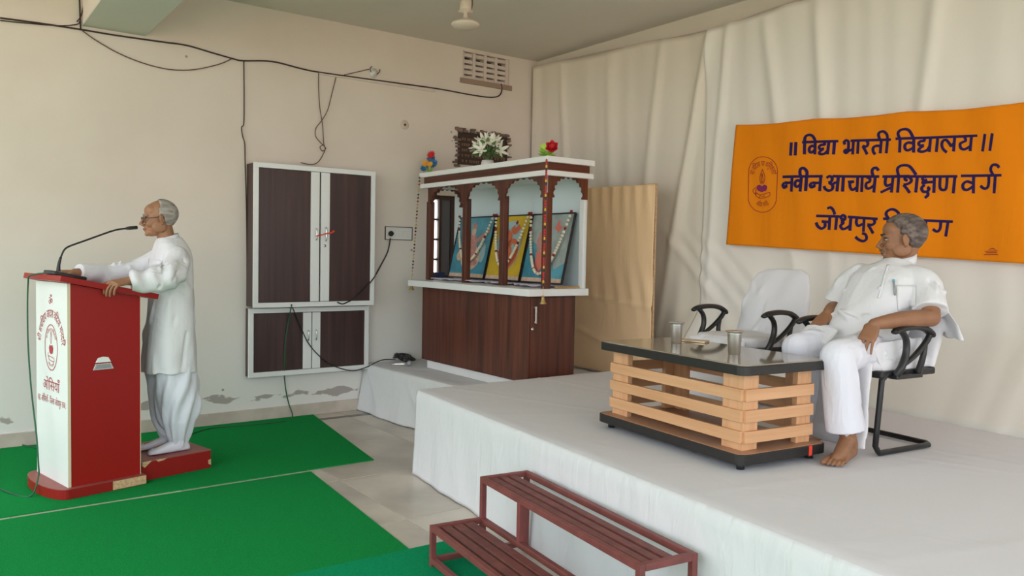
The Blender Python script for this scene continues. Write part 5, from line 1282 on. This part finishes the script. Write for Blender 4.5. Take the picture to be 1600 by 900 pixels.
kurta2 = organic(mb, 'kurta', M_kurta, spk, .0065, 6, addf(creases(scatter((-.02, .2, 1.08), (.28, .42, 1.26), [(.3, .2, -1), (.5, .1, -.9), (.1, .2, 1)], .12, 26, 11, .010, .007) + scatter((.1, -.3, 1.1), (.5, -.1, 1.26), [(.3, .2, -1), (.4, 0, 1)], .12, 20, 12, .010, .006) + scatter((-.12, -.1, .95), (.12, .2, 1.32), [(.6, .3, -.8), (.2, .2, 1)], .2, 22, 13, .012, .005) + scatter((-.16, -.05, .56), (.16, .25, .95), [(.1, 0, 1), (-.1, .1, 1)], .32, 18, 14, .014, .006)), lambda c, n: wob(.006, 26, 22, 12)(c, n) + .009 * np.sin(c[:, 0] * 62 + 9 * np.sin(c[:, 2] * 9) + c[:, 2] * 20) * np.exp(-((c[:, 2] - 1.18) / .1) ** 2) * (np.abs(c[:, 1]) > .17) + .007 * np.sin(np.arctan2(c[:, 1], c[:, 0]) * 9 + c[:, 2] * 3) * np.clip((1.0 - c[:, 2]) / .4, 0, 1)))
mb = MB()
mb.limb([(.0, .095, .64), (-.025, .09, .42), (-.045, .065, .22), (-.045, .052, .085)], [.125, .125, .102, .056], 20); mb.limb([(.02, -.07, .64), (.01, -.07, .42), (0, -.075, .22), (-.015, -.08, .085)], [.115, .115, .095, .055], 20)
mb.ball((-.115, .05, .30), (.075, .10, .12)); mb.ball((-.06, .0, .42), (.12, .15, .16))
organic(mb, 'trousers', M_trouser, spk, .0062, 5, lambda c, n: wob(.008, 34, 30, 7)(c, n) + .009 * np.sin(np.arctan2(c[:, 1] - .0, c[:, 0] + .02) * 13 + 3 * np.sin(c[:, 2] * 8)))
mb = MB()
for ax_, ay_, dx, dy in ((-.05, .05, 1, .12), (-.02, -.08, 1, -.05)):
    d = nrm(V(dx, dy, 0)); A_ = V(ax_, ay_, 0); sd = V(-d[1], d[0], 0)
    mb.limb([A_ + V(0, 0, .115), A_ + V(0, 0, .06), A_ - d * .03 + V(0, 0, .036)], [.044, .042, .034])
    mb.rings([sring(A_ + d * a + V(0, 0, h / 2 + .001), sd, V(0, 0, 1), w, h / 2, 22, 2.4) for a, w, h in ((-.065, .018, .035), (-.045, .032, .06), (.0, .037, .085), (.06, .041, .075), (.12, .045, .055), (.165, .042, .04), (.195, .030, .028), (.205, .014, .016))])
    organic(mb, 'sock', M_sock, spk, .005, 4); mb = MB()
mb = MB(); nk = V(.014, .022, 0)
mb.rings([[nk + V(math.cos(a) * r_ * .066 + z_ * .15, math.sin(a) * r_ * .071, 1.398 + z_ - .022 * math.cos(a)) for a in np.linspace(.14, 2 * PI - .14, 36)] for r_, z_ in ((1.07, -.012), (1.03, .014), (.98, .038))], cap=False)
mb.f = [f_ for f_ in mb.f if not ({min(f_) % 36, max(f_) % 36} == {0, 35})]
mb.build('collar', M_kurta, spk, smooth=True, solid=.004, fix=False)
k2 = bvh(kurta2)
patch(k2, spk, [(233, 404), (254, 407), (252, 428), (233, 424)], 'pocket', M_kurta, lift=.004, solid=.003)
sp = MB(); 
for s in (1, -1):
    sp.tube([Pf(.104 - .004 * abs(math.cos(a)), s * (.033 + .024 * math.cos(a)), -.004 + .017 * math.sin(a)) for a in np.linspace(0, 2 * PI, 20, endpoint=False)], .0018, 6, closed=True)
    sp.tube([Pf(.098, s * .058, .002), Pf(.05, s * .079, .006), Pf(-.006, s * .083, .010), Pf(-.018, s * .080, -.006)], .0024, 6, 3)
sp.tube([Pf(.104, -.009, 0), Pf(.108, 0, .003), Pf(.104, .009, 0)], .002, 6, 3)
so_ = sp.build('spectacles', M_cable, spk, smooth=True)
gl = bpy.data.materials.new('spectacle_glass'); gl.use_nodes = True; g_ = gl.node_tree.nodes['Principled BSDF']; g_.inputs['Transmission Weight'].default_value = 1; g_.inputs['Roughness'].default_value = .02; g_.inputs['IOR'].default_value = 1.1
for s in (1, -1):
    MB().add([Pf(.103 - .004 * abs(math.cos(a)), s * (.033 + .023 * math.cos(a)), -.004 + .016 * math.sin(a)) for a in np.linspace(0, 2 * PI, 20, endpoint=False)], [tuple(range(20))]).build('lens', gl, so_, fix=False)
